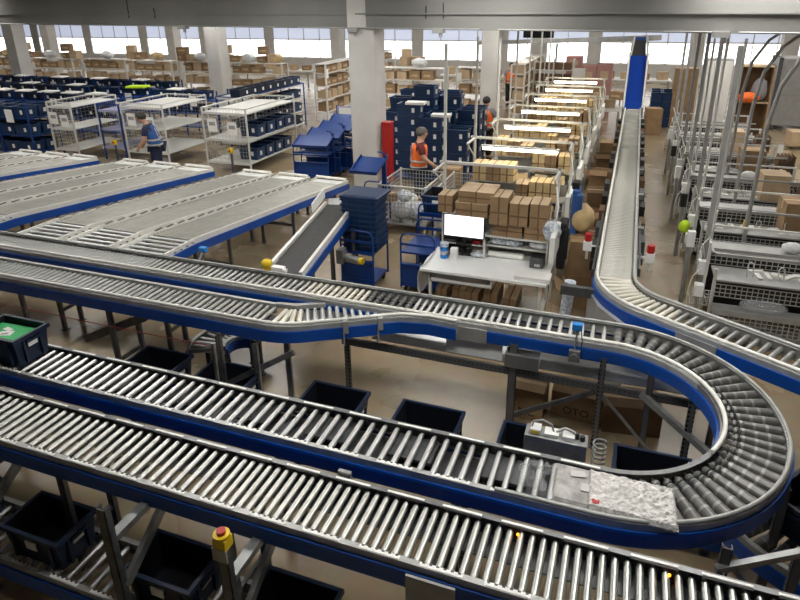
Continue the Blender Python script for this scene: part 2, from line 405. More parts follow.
# ---- front straight conveyor (closest to the camera)
W1 = .535; yc = 2.857
P1 = [(-6.9,yc,ZT),(2.6,yc,ZT)]
c1 = thing('roller_conveyor','long straight steel roller conveyor across the bottom foreground','conveyor',(-2,yc,0))
rails(c1,P1,W1,'zinc','rail')
rollers(c1,P1,W1,[(0.02,4.42,.0905,'warm'),(4.42,9.45,.0715,'warm')],r=.0235)
strips(c1,P1,W1,.40,.27,upright=1)
MB().box(-4.85,4.55,.04,.225,-.115+ZT,-.105+ZT).build('under_plate','dark_steel',c1)
for x in (-5.4,-3.9,-2.35,-.85,.65,2.2): stand(c1,x,2.66,3.05,ZT-.11)
MB().box(1.03,1.34,-.315,-.297,ZT-.30,ZT-.03).build('splice_cover','grey_metal',c1)
for x in (1.62,2.52): MB().ball((0,0,0),.010,8,5).build('indicator_light','led',c1,(x,.18,ZT+.004))
MB().box(-.05,.05,.27,.30,ZT+.0,ZT+.05).build('rail_bracket','mid_steel',c1,(.35,0,0))

# ---- loop: back lane, U-turn, return lane
LC = (.079,4.709); RM = 1.124; WL = .50
yb, yf = LC[1]+RM, LC[1]-RM
loop = thing('roller_conveyor','roller conveyor loop with a wide U-turn at the right','conveyor',(0,4.7,0))
PB = [(-11.0,yb,ZT),(LC[0],yb,ZT)]
PT = arc(LC[0],LC[1],RM,90,-90,40)
PF = [(LC[0],yf,ZT),(-7.0,yf,ZT)]
PALL = PB[:-1]+PT+PF[1:]
rails(loop,PB+PT[1:14],WL,'rail'); rails(loop,PT[13:]+PF[1:],WL,'rail','zinc')
# white guard rails along the back lane and around the inside of the turn
def guard(root, path, off, z=.046, r=.019, m='white_rail', name='guard_rail'):
    o0 = root.location; lp = [tuple(Vector(p)-o0) for p in path]
    MB().sweep(lp,[(off+r*math.cos(k*PI/4), z+r*math.sin(k*PI/4)) for k in range(8)],True).build(name,m,root)
guard(loop,PB[:-1]+PT[:28],-(WL/2-.034))
guard(loop,PB[:-1]+PT,WL/2-.02,z=.03,r=.014,m='rail')
guard(loop,PT[22:]+[(-.6,yf,ZT)],WL/2-.02,z=.026,r=.017,m='grey_metal')
rollers(loop,PB,WL,[(0.03,5.2,.0675,'grey'),(5.2,7.55,.088,'grey'),(7.55,8.35,.078,'cream'),(8.35,8.92,.095,'ring'),(8.92,9.95,.082,'steel'),(9.95,11.05,.112,'steel')],r=.0228)
rollers(loop,PT,WL,[(0.0,3.53,.104,'taper')],name='tapered_roller',r=.034,flip=True)
rollers(loop,PF,WL,[(.05,7.05,.1045,'steel')],r=.023)
strips(loop,PF,WL,.43,.28,upright=-1)
strips(loop,PT,WL,.36,.22,sides=(1,),s0=1.7)
b = MB(); b.box(-6.9,.3,yf-4.7-.2,yf-4.7+.22,ZT-.155,ZT-.145); b.build('under_plate','dark_steel',loop)
b = MB(); b.box(-10.9,.1,yb-4.7-.2,yb-4.7+.2,ZT-.125,ZT-.115); b.build('under_plate','dark_steel',loop)  # plate added under the back lane to block light and darken the floor
for k in range(9):
    x = -.55-k*.72; MB().box(x-.22,x+.14,yf-4.7-.05,yf-4.7+.21,ZT-.085,ZT-.06).build('drive_cover','dark_steel',loop)
for x in (-5.6,-4.2,-2.4,-.9): stand(loop,x,3.44,3.72,ZT-.11)
for x in (-9.2,-7.4,-5.5): stand(loop,x,5.68,5.98,ZT-.11)
for x,y in ((-4.05,5.62),(-2.82,5.62),(-.87,5.56),(.02,5.58),(.47,5.50),(.82,5.22),(1.2,4.9),(1.36,4.2),(.9,3.5)): leg(loop,x,y,ZT-.11,w=.085 if x==-.87 else .06)
# heavy longitudinal member, sheet pan and bracing below the back lane
MB().box(-2.86,1.0,.86,.90,.70,.78).build('beam','perf',loop)
b = MB(); b.box(-2.5,1.1,.92,1.5,.80,.81); b.box(-2.5,1.1,1.49,1.5,.81,.95); b.build('sheet_pan','pan',loop)
b = MB(); b.beam((-.83,.88,.20),(-.02,.88,.68),.03,.05); b.build('brace','dark_steel',loop)
b = MB(); b.beam((.02,.88,.68),(.75,.55,.10),.012,.03); b.build('brace','mid_steel',loop)
b = MB(); b.beam((.40,.80,.80),(1.1,.3,.55),.05,.06); b.build('brace','mid_steel',loop)
# blank cover plates where the blue panels butt
MB().box(-1.58,-1.16,.855,.875,ZT-.175,ZT-.02).build('splice_cover','grey_metal',loop)
MB().box(-.95,-.60,.80,.95,.83,.98).build('control_box','pan',loop)
MB().box(-1.62,-1.0,.93,.95,.80,1.03).build('white_cover','laminate',loop)

# ---- infeed lane that bends and merges into the back lane
W3 = .504; y3 = 5.105
inf = thing('roller_conveyor','infeed roller conveyor at left that bends and merges into the back lane','conveyor',(-5,y3,0))
bendC = (-3.43,y3+.62)
P3 = [(-11.0,y3,ZT)]+arc(bendC[0],bendC[1],.62,-90,-60,8)
d = Vector((math.cos(math.radians(30)),math.sin(math.radians(30)),0)); e3 = Vector(P3[-1])
nl = Vector((-d.y,d.x,0))
# near rail runs on until it reaches the back lane
tn = (5.545-(e3-nl*W3/2).y)/d.y
nearP = [Vector(p)+Vector((0,0,0)) for p in P3]
o0 = inf.location
Lp = P3[:1]+P3[1:]
def offs(path,off):
    out = []; path = [Vector(p) for p in path]
    for i,p in enumerate(path):
        t = path[min(i+1,len(path)-1)]-path[max(i-1,0)]; t.z = 0; t.normalize(); out.append(p+Vector((-t.y,t.x,0))*off)
    return out
near = offs(P3[:-1]+[tuple(e3)],-W3/2); near[-1] = e3-nl*W3/2
near_end = near[-1]+d*(tn-.12)
near += [near_end, near_end+Vector((.30,.055,0)), near_end+Vector((.62,.04,0))]
lp = [tuple(p-o0) for p in near]
MB().sweep(lp,[(0,-.10),(.04,-.10),(.04,.018),(0,.018)]).build('side_rail','rail',inf)
MB().sweep(lp,[(-.02,-.165),(0,-.165),(0,-.035),(-.02,-.035)]).build('side_panel','blue',inf)
MB().sweep(lp,[(.028+.02*math.cos(k*PI/4),.046+.02*math.sin(k*PI/4)) for k in range(8)],True).build('guard_rail','white_rail',inf)
far = [tuple(p-o0) for p in offs(P3[:1]+[(-3.55,y3,ZT)],W3/2)]
MB().sweep(far,[(-.04,-.10),(0,-.10),(0,.02),(-.04,.02)]).build('side_rail','rail',inf)
tip = MB(); tip.prism([(-3.55+5,.225),(-3.30+5,.25),(-3.02+5,.40),(-3.02+5,.43),(-3.36+5,.30),(-3.55+5,.265)],ZT-.03,ZT+.022); tip.build('plough_tip','grey_metal',inf)
rollers(inf,[P3[0],(-3.43,y3,ZT)],W3,[(.03,7.5,.087,'grey')],r=.0228)
Lb = P3[1:]; rollers(inf,Lb,W3,[(0,plen(Lb)[-1],.082,'cream')],name='tapered_roller',r=.028)
b = MB(); b.prism([(e3.x+5-.05,e3.y-y3-.12),(e3.x+5+.85,5.52-y3),(e3.x+5+.1,5.52-y3),(e3.x+5-.1,5.45-y3)],ZT-.075,ZT-.065); b.build('under_plate','pan',inf)
k = 0; s = .05
while True:      # rollers of the wedge, each cut to length between the two rails
    a = e3+d*s-nl*(W3/2-.045); top = 5.555
    ln = min(W3-.09, (top-a.y)/nl.y)
    if ln < .07: break
    q = a+nl*ln/2
    obj('roller', roller_mesh('steel', round(ln,2), .024), inf, q-o0, (0,0,math.radians(30))); s += .082
MB().box(-5.9,1.5,-.2,.2,ZT-.125,ZT-.115).build('under_plate','dark_steel',inf)  # added below the infeed lane to keep lamp light off the floor
for x in (-9.5,-7.6,-5.6): stand(inf,x,4.9,5.3,ZT-.11)
# slanting support frames with perforated posts under the bend
for x in (-4.02,-3.55):
    leg(inf,x,4.86,.98,w=.06,m='mid_steel'); leg(inf,x+.12,5.3,.98,w=.06,m='mid_steel')
    MB().beam((x+5,4.86-y3,.98),(x+5.25,5.3-y3,1.06),.045,.05).build('arm','mid_steel',inf)
b = MB(); b.beam((-3.98+5,-.22,.35),(-3.1+5,-.2,.92),.03,.06); b.build('brace','mid_steel',inf)
b = MB(); b.beam((-6.2+5,-.1,.45),(-5.1+5,-.15,.98),.05,.10); b.build('brace','dark_steel',inf)
for q in (.42,.78):
    p = near[-4]+d*(tn-.12)*q; p = p-o0
    b = MB(); b.obox((p.x+.015,p.y-.01,ZT-.02),(.055,.07,.14),math.radians(30)); b.obox((p.x,p.y-.03,ZT-.17),(.018,.018,.16),math.radians(30)); b.build('rail_bracket','grey_metal',inf)

# ---- conveyor that comes down the aisle at the right and curves off to the right
W5 = .495; xc = .048; cC = (.9,7.35); r5 = cC[0]-xc
P5 = [(xc,20.4,ZT),(xc,7.35,ZT)]+arc(cC[0],cC[1],r5,180,240,16)[1:]
e5 = Vector(P5[-1]); P5.append(tuple(e5+Vector((math.cos(-PI/6),math.sin(-PI/6),0))*3.8))
ais = thing('roller_conveyor','narrow roller conveyor coming down the aisle and curving right','conveyor',(xc,12,0))
rails(ais,P5,W5,'rail',panel=False)
rails(ais,P5[1:],W5,'rail',sides=())
lp5 = [tuple(Vector(p)-ais.location) for p in P5[1:]]
MB().sweep(lp5,[(-(W5/2+.022),-.165),(-(W5/2+.002),-.165),(-(W5/2+.002),-.035),(-(W5/2+.022),-.035)]).build('side_panel','blue',ais)
guard(ais,P5,-(W5/2-.03)); guard(ais,P5,(W5/2-.03),m='rail')
L5 = plen(P5); sA = L5[1]; sB = L5[-2]
rollers(ais,P5,W5,[(sA-7.4,sA,.068,'far'),(sA,sB,.085,'cream'),(sB,sB+.25,.085,'cream'),(sB+.25,L5[-1]-.1,.105,'grey')],r=.027)
b = MB()   # the far rollers, too fine to tell apart
n = int((sA-7.4)/.068)
for i in range(n):
    y = 20.4-(i+.5)*.068; b.cyl((-(W5/2-.045),y-12,ZT-.027),((W5/2-.045),y-12,ZT-.027),.0235,8)
o = b.build('roller_bed','roller_far',ais); o['kind'] = 'stuff'
MB().box(-.2,.2,.5,.52,ZT-.11,ZT-.09)
b = MB(); b.box(-.2,.2,-4.6,8.3,ZT-.12,ZT-.11); b.build('under_plate','grey_metal',ais)
for y in (8.0,9.9,11.8,13.7,15.6,17.5,19.4):
    for s in (-1,1): leg(ais,xc+s*.2,y,ZT-.11)
    MB().box(-.2,.2,y-12-.02,y-12+.02,.5,.55).build('cross_bar','dark_steel',ais)
q = e5+Vector((.866,-.5,0))*.62+Vector((-.5,-.866,0))*(W5/2+.028)
b = MB(); q = q-ais.location; b.obox((q.x,q.y,ZT-.09),(.42,.014,.15),-PI/6); b.build('splice_cover','grey_metal',ais)
for dd in (.9,2.2,3.5):
    for s in (-1,1):
        p = e5+Vector((.866,-.5,0))*dd+Vector((.5,.866,0))*(s*.2); leg(ais,p.x,p.y,ZT-.11)
# dark side rails with cable trunk on both sides, red-capped controls on white brackets
for s,y in ((-1,8.55),(1,8.35)):
    x = s*(W5/2+.17)
    b = MB(); b.prism([(x-.06,y-12-.05),(x+.06,y-12-.05),(x+.05,y-12+.05),(x-.05,y-12+.05)],ZT-.16,ZT-.02); b.cyl((x,y-12,ZT-.3),(x,y-12,ZT-.16),.02,8); b.beam((x,y-12,ZT-.1),(s*W5/2,y-12,ZT-.1),.03,.03); b.build('control_bracket','laminate',ais)
    b = MB(); b.cyl((x,y-12,ZT-.02),(x,y-12,ZT+.09),.05,12); b.cyl((x,y-12,ZT+.02),(x,y-12,ZT+.03),.055,12); b.build('control_knob','red',ais)
b = MB(); b.box(W5/2+.02,W5/2+.05,-4.2,-2.2,ZT-.16,ZT-.05); b.build('cable_trunk','dark_steel',ais)
b = MB(); b.box(-W5/2-.05,-W5/2-.02,-4.4,-2.0,ZT-.16,ZT-.05); b.build('cable_trunk','dark_steel',ais)
for i in range(13):
    for s in (-1,1):
        y = 8.9+.86*i+.2*s; x = s*(W5/2+.07); b = MB(); b.box(x-.045,x+.045,y-12-.17,y-12+.17,ZT-.46,ZT-.10); b.cyl((x,y-12-.17,ZT-.3),(x,y-12-.26,ZT-.3),.035,8); b.build('drive_motor',('black','dark_steel','card_dark')[(i+(s>0))%3],ais)
for y in (9.4,11.2,13,15,17,19):
    MB().box(W5/2,W5/2+.09,y-12-.06,y-12+.06,ZT-.12,ZT-.03).build('photo_eye','mid_steel',ais)

b = MB(); b.prism([(-.30,7.2-12),(-.16,6.75-12),(.16,6.32-12),(.19,6.36-12),(-.12,6.80-12),(-.26,7.2-12)],.12,ZT-.14); b.build('skirt_sheet','grey_metal',ais)
b = MB(); b.box(-.62,-.22,7.05-12,7.12-12,ZT-.20,ZT-.08); b.build('side_bracket','dark_steel',ais)
# ---- steep blue chute feeding the aisle conveyor, dark belt above it
ch = thing('chute_conveyor','steep shiny blue chute at the far end of the aisle conveyor','conveyor',(xc,21.2,0))
def slab(root, name, m, pts, w0, w1, th=.03):
    b = MB(); 
    for (p,q,wa,wb_) in zip(pts,pts[1:],w0,w1):
        b.add([(-wa/2,p[0],p[1]),(wa/2,p[0],p[1]),(wb_/2,q[0],q[1]),(-wb_/2,q[0],q[1]),(-wa/2,p[0],p[1]-th),(wa/2,p[0],p[1]-th),(wb_/2,q[0],q[1]-th),(-wb_/2,q[0],q[1]-th)],
              [(0,1,2,3),(7,6,5,4),(0,4,5,1),(1,5,6,2),(2,6,7,3),(3,7,4,0)])
    return b.build(name,m,root)
slab(ch,'slide','bluebelt',[(-.75,1.24),(-.55,1.42),(.05,2.15),(.45,2.72)],[.5,.5,.5],[.5,.5,.5])
slab(ch,'belt','belt',[(.45,2.74),(1.9,3.12)],[.42],[.34])
slab(ch,'top_roller','blue',[(1.9,3.12),(2.1,3.2)],[.34],[.34])
for s in (-1,1):
    b = MB(); b.beam((s*.28,-.75,1.22),(s*.28,.45,2.76),.05,.14); b.beam((s*.26,.45,2.76),(s*.2,2.1,3.2),.05,.16); b.build('side_rail','white_rail',ch)
    b = MB(); b.box(s*.3-.03,s*.3+.03,.3,.36,0,2.6); b.box(s*.26-.03,s*.26+.03,1.9,1.96,0,3.05); b.build('leg','grey_metal',ch)
# ---- banks of sloping gravity lanes behind the back lane
LP = [(6.11,ZT),(6.75,ZT),(11.98,.675)]
def lane_z(y): return ZT if y < 6.75 else ZT+(.675-ZT)*(y-6.75)/(11.98-6.75)
LW = .82
def lane_meshes():
    ms = {}
    y0 = 9.0
    for s,nm in ((-1,'l'),(1,'r')):
        b = MB(); x = s*(LW/2-.02)
        for (ya,za),(yb_,zb) in zip(LP,LP[1:]): b.beam((x,ya-y0,za-.02),(x,yb_-y0,zb-.02),.026,.09)
        ms[nm] = b.mesh('side_rail','white_rail')
    b = MB(); y = 6.80
    while y < 11.6:
        z = lane_z(y)-.026; b.cyl((-LW/2+.04,y-y0,z),(LW/2-.04,y-y0,z),.025,8); y += .066
    ms['bed'] = b.mesh('roller_bed','lane_roller')
    b = MB().add([(-LW/2+.04,11.62-y0,lane_z(11.62)-.004),(LW/2-.04,11.62-y0,lane_z(11.62)-.004),(LW/2-.04,11.96-y0,lane_z(11.96)-.004),(-LW/2+.04,11.96-y0,lane_z(11.96)-.004),
                  (-LW/2+.04,11.62-y0,lane_z(11.62)-.03),(LW/2-.04,11.62-y0,lane_z(11.62)-.03),(LW/2-.04,11.96-y0,lane_z(11.96)-.03),(-LW/2+.04,11.96-y0,lane_z(11.96)-.03)],
                 [(0,1,2,3),(7,6,5,4),(0,4,5,1),(1,5,6,2),(2,6,7,3),(3,7,4,0)])
    ms['plate'] = b.mesh('end_plate','laminate')
    b = MB().cyl((-LW/2+.02,11.97-y0,.73),(LW/2-.06,11.97-y0,.715),.030,10); b.box(-LW/2,-LW/2+.03,11.93-y0,12.01-y0,.62,.73); b.box(LW/2-.09,LW/2-.06,11.93-y0,12.01-y0,.62,.73)
    ms['stop'] = b.mesh('end_stop','white_rail')
    b = MB(); x = LW/2+.012
    for (ya,za),(yb_,zb) in zip([(6.11,ZT),(6.4,ZT),(6.75,ZT-.005)]+LP[2:],[(6.4,ZT),(6.75,ZT-.005)]+LP[2:]): b.beam((x,ya-y0,za-.115),(x,yb_-y0,zb-.115),.02,.13)
    ms['panel'] = b.mesh('side_panel','blue')
    b = MB(); y = 6.85
    while y < 11.8:
        b.box(-LW/2+.002,-LW/2+.036,y-y0,y-y0+.15,lane_z(y+.075)+.028,lane_z(y+.075)+.04); y += .25
    ms['slots'] = b.mesh('slot_row','dark_steel')
    return ms
M['lane_roller'] = mat('lane_roller', (.36,.355,.32), .40, .35, var=.1, scale=6)
LM = lane_meshes()
JR = None
def lane(x, label, last=False, drop=False):
    t = thing('gravity_lane',label,'conveyor',(x,9.0,0),0,'gravity roller lanes')
    obj('side_rail',LM['l'],t); obj('side_rail',LM['r'],t)
    o = obj('roller_bed',LM['bed'],t); o['kind'] = 'stuff'
    obj('end_plate',LM['plate'],t); obj('end_stop',LM['stop'],t)
    o = obj('slot_row',LM['slots'],t); o['kind'] = 'stuff'
    if last: obj('side_panel',LM['panel'],t)
    for i in range(5): obj('roller', roller_mesh('cool',LW+.01,.023), t, (0,6.18+i*.128-9,ZT), (0,0,PI/2))
    for y in (7.6,9.6,11.4):
        for s in (-1,1): leg(t,x+s*(LW/2-.06),y,lane_z(y)-.07,w=.05)
        MB().box(-LW/2+.06,LW/2-.06,y-9-.02,y-9+.02,.42,.47).build('cross_bar','dark_steel',t)
banks = [(-6.17,'nearest'),(-9.77,'middle'),(-13.37,'farthest')]
for x,nm in banks:
    for i,pos in enumerate(('right','middle','left')):
        lane(x-i*.965, {'nearest':'%s lane of the nearest three-lane gravity roller bank','middle':'%s lane of the middle gravity roller bank','farthest':'%s lane of the farthest gravity roller bank at left edge'}[nm] % pos, last=(i==0))

for x,z,lb in ((-9.03,1.02,'yellow button box on a thin post right of the middle gravity bank'),(-12.62,1.0,'yellow button box on a thin post at the end of the farthest bank')):
    t = thing('button_post',lb,'button',(x,12.3,0)); MB().box(-.02,.02,-.02,.02,0,z).build('post','dark_steel',t); MB().box(-.05,.05,-.05,.03,z,z+.13).build('housing','yellow',t,bevel=.012); MB().cyl((0,-.05,z+.065),(0,-.075,z+.065),.025,8).build('push_cap','red',t)
# ---- black belt spur
sp = thing('belt_conveyor','short black belt conveyor beside the gravity lanes','conveyor',(-4.2,7.4,0))
pa, pb = Vector((-3.96,6.17,1.14)), Vector((-4.36,8.7,1.25)); o0 = Vector((-4.2,7.4,0)); dv = (pb-pa).normalized(); nv = Vector((dv.y,-dv.x,0)).normalized()
a = pa-o0; b_ = pb-o0
MB().beam(a,b_,.44,.05).build('belt','belt',sp)
for s,h,nm,mm in ((1,.05,'side_rail','white_rail'),(-1,.06,'side_rail','white_rail')):
    MB().beam(a+nv*s*.24+Vector((0,0,.02)),b_+nv*s*.24+Vector((0,0,.02)),.045,h+.05).build(nm,mm,sp)
MB().beam(a+nv*.275-Vector((0,0,.075)),b_+nv*.275-Vector((0,0,.075)),.02,.12).build('side_panel','blue',sp)
MB().beam(a-nv*.29-Vector((0,0,.075)),b_-nv*.29-Vector((0,0,.075)),.02,.12).build('side_panel','grey_metal',sp)
q = a.lerp(b_,.80)
MB().beam(q-nv*.30+Vector((0,0,.14)),b_-nv*.36+Vector((0,.2,.16)),.02,.16).build('guide_plate','laminate',sp)
MB().beam(b_-nv*.02,b_+dv*.35-nv*.12,.36,.03).build('outfeed_plate','pan',sp)
for y in (6.9,8.3):
    for s in (-1,1): leg(sp,-4.15+s*.2,y,1.05)
m = MB(); m.cyl((.32,.35,.78),(.62,.30,.78),.06,12); m.box(.25,.36,.26,.42,.70,.92); m.build('drive_motor','mid_steel',sp)
MB().cyl((.62,.30,.78),(.68,.29,.78),.05,12).build('motor_cap','yellow',sp)

# ---- totes
def tote_meshes(l=.6,w=.4,h=.3,wall=.012,m='tote'):
    tl, tw, bl, bw = l/2-.02, w/2-.02, l/2-.05, w/2-.045
    b = MB()
    o = [(-bl,-bw,0),(bl,-bw,0),(bl,bw,0),(-bl,bw,0),(-tl,-tw,h),(tl,-tw,h),(tl,tw,h),(-tl,tw,h)]
    b.add(o,[(3,2,1,0),(0,1,5,4),(1,2,6,5),(2,3,7,6),(3,0,4,7)])
    k = wall; i = [(-bl+k,-bw+k,k),(bl-k,-bw+k,k),(bl-k,bw-k,k),(-bl+k,bw-k,k),(-tl+k,-tw+k,h),(tl-k,-tw+k,h),(tl-k,tw-k,h),(-tl+k,tw-k,h)]
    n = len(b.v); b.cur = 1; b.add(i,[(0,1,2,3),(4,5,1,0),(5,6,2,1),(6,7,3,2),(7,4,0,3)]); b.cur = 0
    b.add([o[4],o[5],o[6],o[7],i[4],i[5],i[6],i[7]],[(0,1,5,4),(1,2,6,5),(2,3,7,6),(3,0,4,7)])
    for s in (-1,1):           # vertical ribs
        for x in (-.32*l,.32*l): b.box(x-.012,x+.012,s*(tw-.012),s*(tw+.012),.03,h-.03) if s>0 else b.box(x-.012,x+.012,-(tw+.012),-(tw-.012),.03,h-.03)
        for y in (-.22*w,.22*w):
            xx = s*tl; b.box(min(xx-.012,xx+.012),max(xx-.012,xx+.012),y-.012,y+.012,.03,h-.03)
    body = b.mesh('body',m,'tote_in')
    r = MB()
    for (x0,x1,y0,y1) in ((-l/2,l/2,-w/2,-w/2+.03),(-l/2,l/2,w/2-.03,w/2),(-l/2,-l/2+.03,-w/2+.03,w/2-.03),(l/2-.03,l/2,-w/2+.03,w/2-.03)): r.box(x0,x1,y0,y1,h-.03,h+.008)
    for s in (-1,1):
        x = s*(l/2+.004); r.box(min(x,x-s*.02),max(x,x-s*.02),-.07,.07,h-.075,h-.045)
    rim = r.mesh('rim',m)
    lb = MB().box(-.055,.055,-w/2+.012,-w/2+.020,h*.52,h*.78).mesh('label_sticker','paper')
    lb2 = MB().box(l/2-.024,l/2-.014,-.05,.05,h*.58,h*.8).mesh('label_sticker','paper')
    return body,rim,lb,lb2
TB = tote_meshes(m='tote')
TBL = tote_meshes(.66,.42,.32,m='tote')
def tote(x,y,z,label,rz=0,group=None,mm=None,stick=True):
    mm = mm or TB
    t = thing('tote',label,'tote',(x,y,z),rz,group)
    obj('body',mm[0],t); obj('rim',mm[1],t)
    if stick: obj('label_sticker',mm[2],t); obj('label_sticker',mm[3],t)
    return t
tote(-5.43,yf,ZT,'open navy tote with green print inside, standing on the return lane')
g = thing('picture_book','green printed pack lying inside the open navy tote','pack',(-5.47,yf-.01,ZT+.19))
b = MB(); b.obox((0,0,.03),(.44,.30,.06),.06); b.build('cover','green',g)
b = MB(); b.obox((.02,-.02,.062),(.13,.09,.004),.35); b.obox((-.03,.05,.062),(.10,.05,.004),-.2); b.build('white_figure','paper',g)
b = MB(); b.obox((.02,-.03,.064),(.07,.02,.005),.5); b.build('print','print_grey',g)

# ---- lower decks
def lower_deck(label, x0,x1,y,z,W,pitch,name='roller_conveyor'):
    t = thing(name,label,'conveyor',((x0+x1)/2,y,0))
    p = [(x0,y,z),(x1,y,z)]; rails(t,p,W,'rail'); rollers(t,p,W,[(.05,x1-x0-.05,pitch,'steel')],r=.024)
    n = int((x1-x0)/1.9)
    for i in range(n+1):
        x = x0+.1+i*(x1-x0-.2)/n
        for s in (-1,1): leg(t,x,y+s*(W/2-.05),z-.10,w=.05)
    return t
ld = lower_deck('lower roller deck carrying dark totes beneath the foreground conveyor',-7.0,2.0,2.545,.30,.50,.118)
strips(ld,[(-7.0,2.545,.30),(2.0,2.545,.30)],.50,.40,.27,sides=(-1,))
# upright posts of the lower deck with arms reaching to the deck above
for x in (-4.42+.0,-2.97,-2.03,-.35):
    leg(ld,x,2.24,1.33,w=.075,d=.05,m='dark_steel')
    o = ld.location; xx = x-o.x
    b = MB(); b.box(xx-.035,xx+.035,2.24-o.y,2.62-o.y,1.02,1.07); b.beam((xx+.02,2.26-o.y,.62),(xx+.02,2.85-o.y,1.02),.04,.07); b.build('arm','mid_steel',ld)
for x,lb in ((-5.02,'dark navy tote on the lower deck cut by the left edge'),(-4.0,'dark navy tote on the lower deck left of the first upright post'),
             (-2.79,'dark navy tote on the lower deck right of the first upright post'),(-1.80,'dark navy tote on the lower deck right of the yellow stop button')):
    tote(x,2.545,.30,lb,0,'totes on the lower front deck')
es = thing('stop_button','yellow emergency stop button with red cap on upright post','button',(-2.03,2.24,1.33)); es.scale = (.85,.85,.85)
b = MB(); b.box(-.055,.055,-.05,.05,.0,.10); b.cyl((0,0,.10),(0,0,.125),.06,14); b.build('housing','yellow',es,bevel=.01)
MB().cyl((0,0,.125),(0,0,.155),.033,12).build('push_cap','red',es)
b = MB(); b.box(-.06,.06,-.055,-.04,-.09,.02); b.build('bracket','grey_metal',es)

lm = lower_deck('lower roller deck carrying dark totes between the two loop lanes',-6.2,1.1,4.71,.27,.50,.118)
for x,lb in ((-4.80,'dark tote between the loop lanes, leftmost of the row'),(-3.86,'dark tote between the loop lanes beside the lower curve'),
             (-2.56,'dark empty tote between the loop lanes left of the centre'),(-1.54,'dark empty tote between the loop lanes at the centre'),
             (-.50,'dark tote between the loop lanes behind the grey valve box'),(.52,'dark tote inside the U-turn, rightmost of the row')):
    tote(x,4.73,.27,lb,0,'totes on the lower middle deck',TBL)
# small lower curve seen below the bend
lc = thing('curve_conveyor','small lower curve of grey tapered rollers below the infeed bend','conveyor',(-4.15,5.3,0))
PC = arc(-4.15,5.42,.42,95,215,16,.52)
PCr = [tuple(p) for p in PC]
rails(lc,PCr,.46,'rail',pz=(-.15,-.03)); rollers(lc,PCr,.46,[(0,plen(PCr)[-1],.075,'grey')],name='tapered_roller',r=.026)
for p in (PC[2],PC[8],PC[14]): leg(lc,p[0],p[1],.42)
# lower curve at the right, below the U-turn
rc = thing('curve_conveyor','lower curved conveyor with blue side below the U-turn at right','conveyor',(1.5,4.2,0))
PR = arc(2.05,4.95,1.0,185,255,14,.62)
rails(rc,PR,.5,'rail'); rollers(rc,PR,.5,[(0,plen(PR)[-1],.11,'taper')],name='tapered_roller',r=.034)
for p in (PR[2],PR[12]): leg(rc,p[0],p[1],.52)
tote(1.62,4.42,.62,'dark tote at the right edge behind the U-turn',.9,None,TB)
b = MB(); b.beam((0,0,0),(.62,.40,.0),.03,.045); sb = b
st = thing('support_frame','galvanised support frame with slanted brace below the U-turn','support frame',(.85,3.45,0))
MB().beam((0,0,.92),(.55,.28,.98),.04,.05).build('arm','mid_steel',st); MB().beam((.12,.06,.92),(.42,-.02,.55),.03,.04).build('brace','mid_steel',st)
leg(st,.87,3.42,.92); leg(st,1.38,3.74,.95)
MB().box(.0,.53,-.05,-.01,.30,.34).build('cross_bar','dark_steel',st)

# ---- small fittings on the conveyors
def photo_eye(x,y,label,dy=-.0):
    t = thing('photo_eye',label,'sensor',(x,y,ZT+.02))
    b = MB(); b.box(-.05,.05,-.035,.035,.12,.19); b.build('head','sensor',t,bevel=.008)
    b = MB(); b.tube([(0,0,.12),(0,-.01,.05),(0,-.05,-.02),(0,-.055,-.1)],.010,6); b.build('stem','mid_steel',t)
    return t
pe = photo_eye(-.26,5.60,'blue photo-eye sensor on bracket at the back lane near the U-turn')
b = MB(); b.box(-.055,.055,-.09,-.05,-.20,-.08); b.cyl((0,-.09,-.14),(0,-.11,-.14),.035,10); b.build('clamp','mid_steel',pe)
b = MB(); b.tube([(.04,0,.13),(.06,-.03,.0),(.05,-.07,-.1)],.005,5); b.build('cable','black',pe)
pe = photo_eye(-5.12,6.13,'blue photo-eye sensor beside the nearest gravity bank')
b = MB(); b.tube([(-.04,.02,.1),(-.10,.02,.0),(-.09,.0,-.12)],.012,6); b.build('clamp','laminate',pe)
es = thing('stop_button','yellow stop button on the back lane beside the black belt','button',(-4.14,6.11,ZT+.02))
b = MB(); b.ball((0,0,.10),.075,10,7,(1,.9,.8)); b.cyl((0,0,-.0),(0,0,.10),.05,10); b.build('housing','yellow',es)
b = MB(); b.box(.07,.24,-.03,.05,.0,.07); b.cyl((.24,0,.03),(.28,0,.03),.03,8); b.build('bracket','laminate',es)
ab = thing('valve_box','grey pneumatic valve box with cables on the far rail of the return lane','valve box',(-.27,4.08,ZT))
b = MB(); b.box(-.24,.24,-.05,.10,-.16,.0); b.build('case','mid_steel',ab,bevel=.006)
b = MB(); b.box(-.20,-.12,-.02,.07,.0,.04); b.box(-.09,.02,-.02,.07,.0,.025); b.box(.05,.14,-.02,.07,.0,.03); b.build('valve','laminate',ab)
MB().box(-.19,-.135,-.025,-.018,.005,.03).build('warning_label','yellow',ab)
b = MB(); b.tube([(-.20,.02,.0),(-.18,.02,.09),(-.11,.03,.11),(-.04,.03,.08),(-.02,.03,.02)],.009,6); b.tube([(.0,.03,.02),(.06,.05,.06),(.12,.04,.05),(.18,.03,.02),(.22,.03,.0)],.012,6); b.build('cable','grey_metal',ab)
b = MB(); b.cyl((.20,.02,0),(.20,.02,.04),.02,8); b.cyl((.16,.03,0),(.16,.03,.05),.016,8); b.build('connector','black',ab)
hs = MB(); pts = [(.05*math.cos(k*.8),.05*math.sin(k*.8),-.002*k*3) for k in range(40)]; hs.tube(pts,.008,5)
o = hs.build('coiled_hose','mid_steel',None,(.06,4.16,ZT-.02)); tag(o,'coiled metal hose hanging beside the grey valve box','hose')
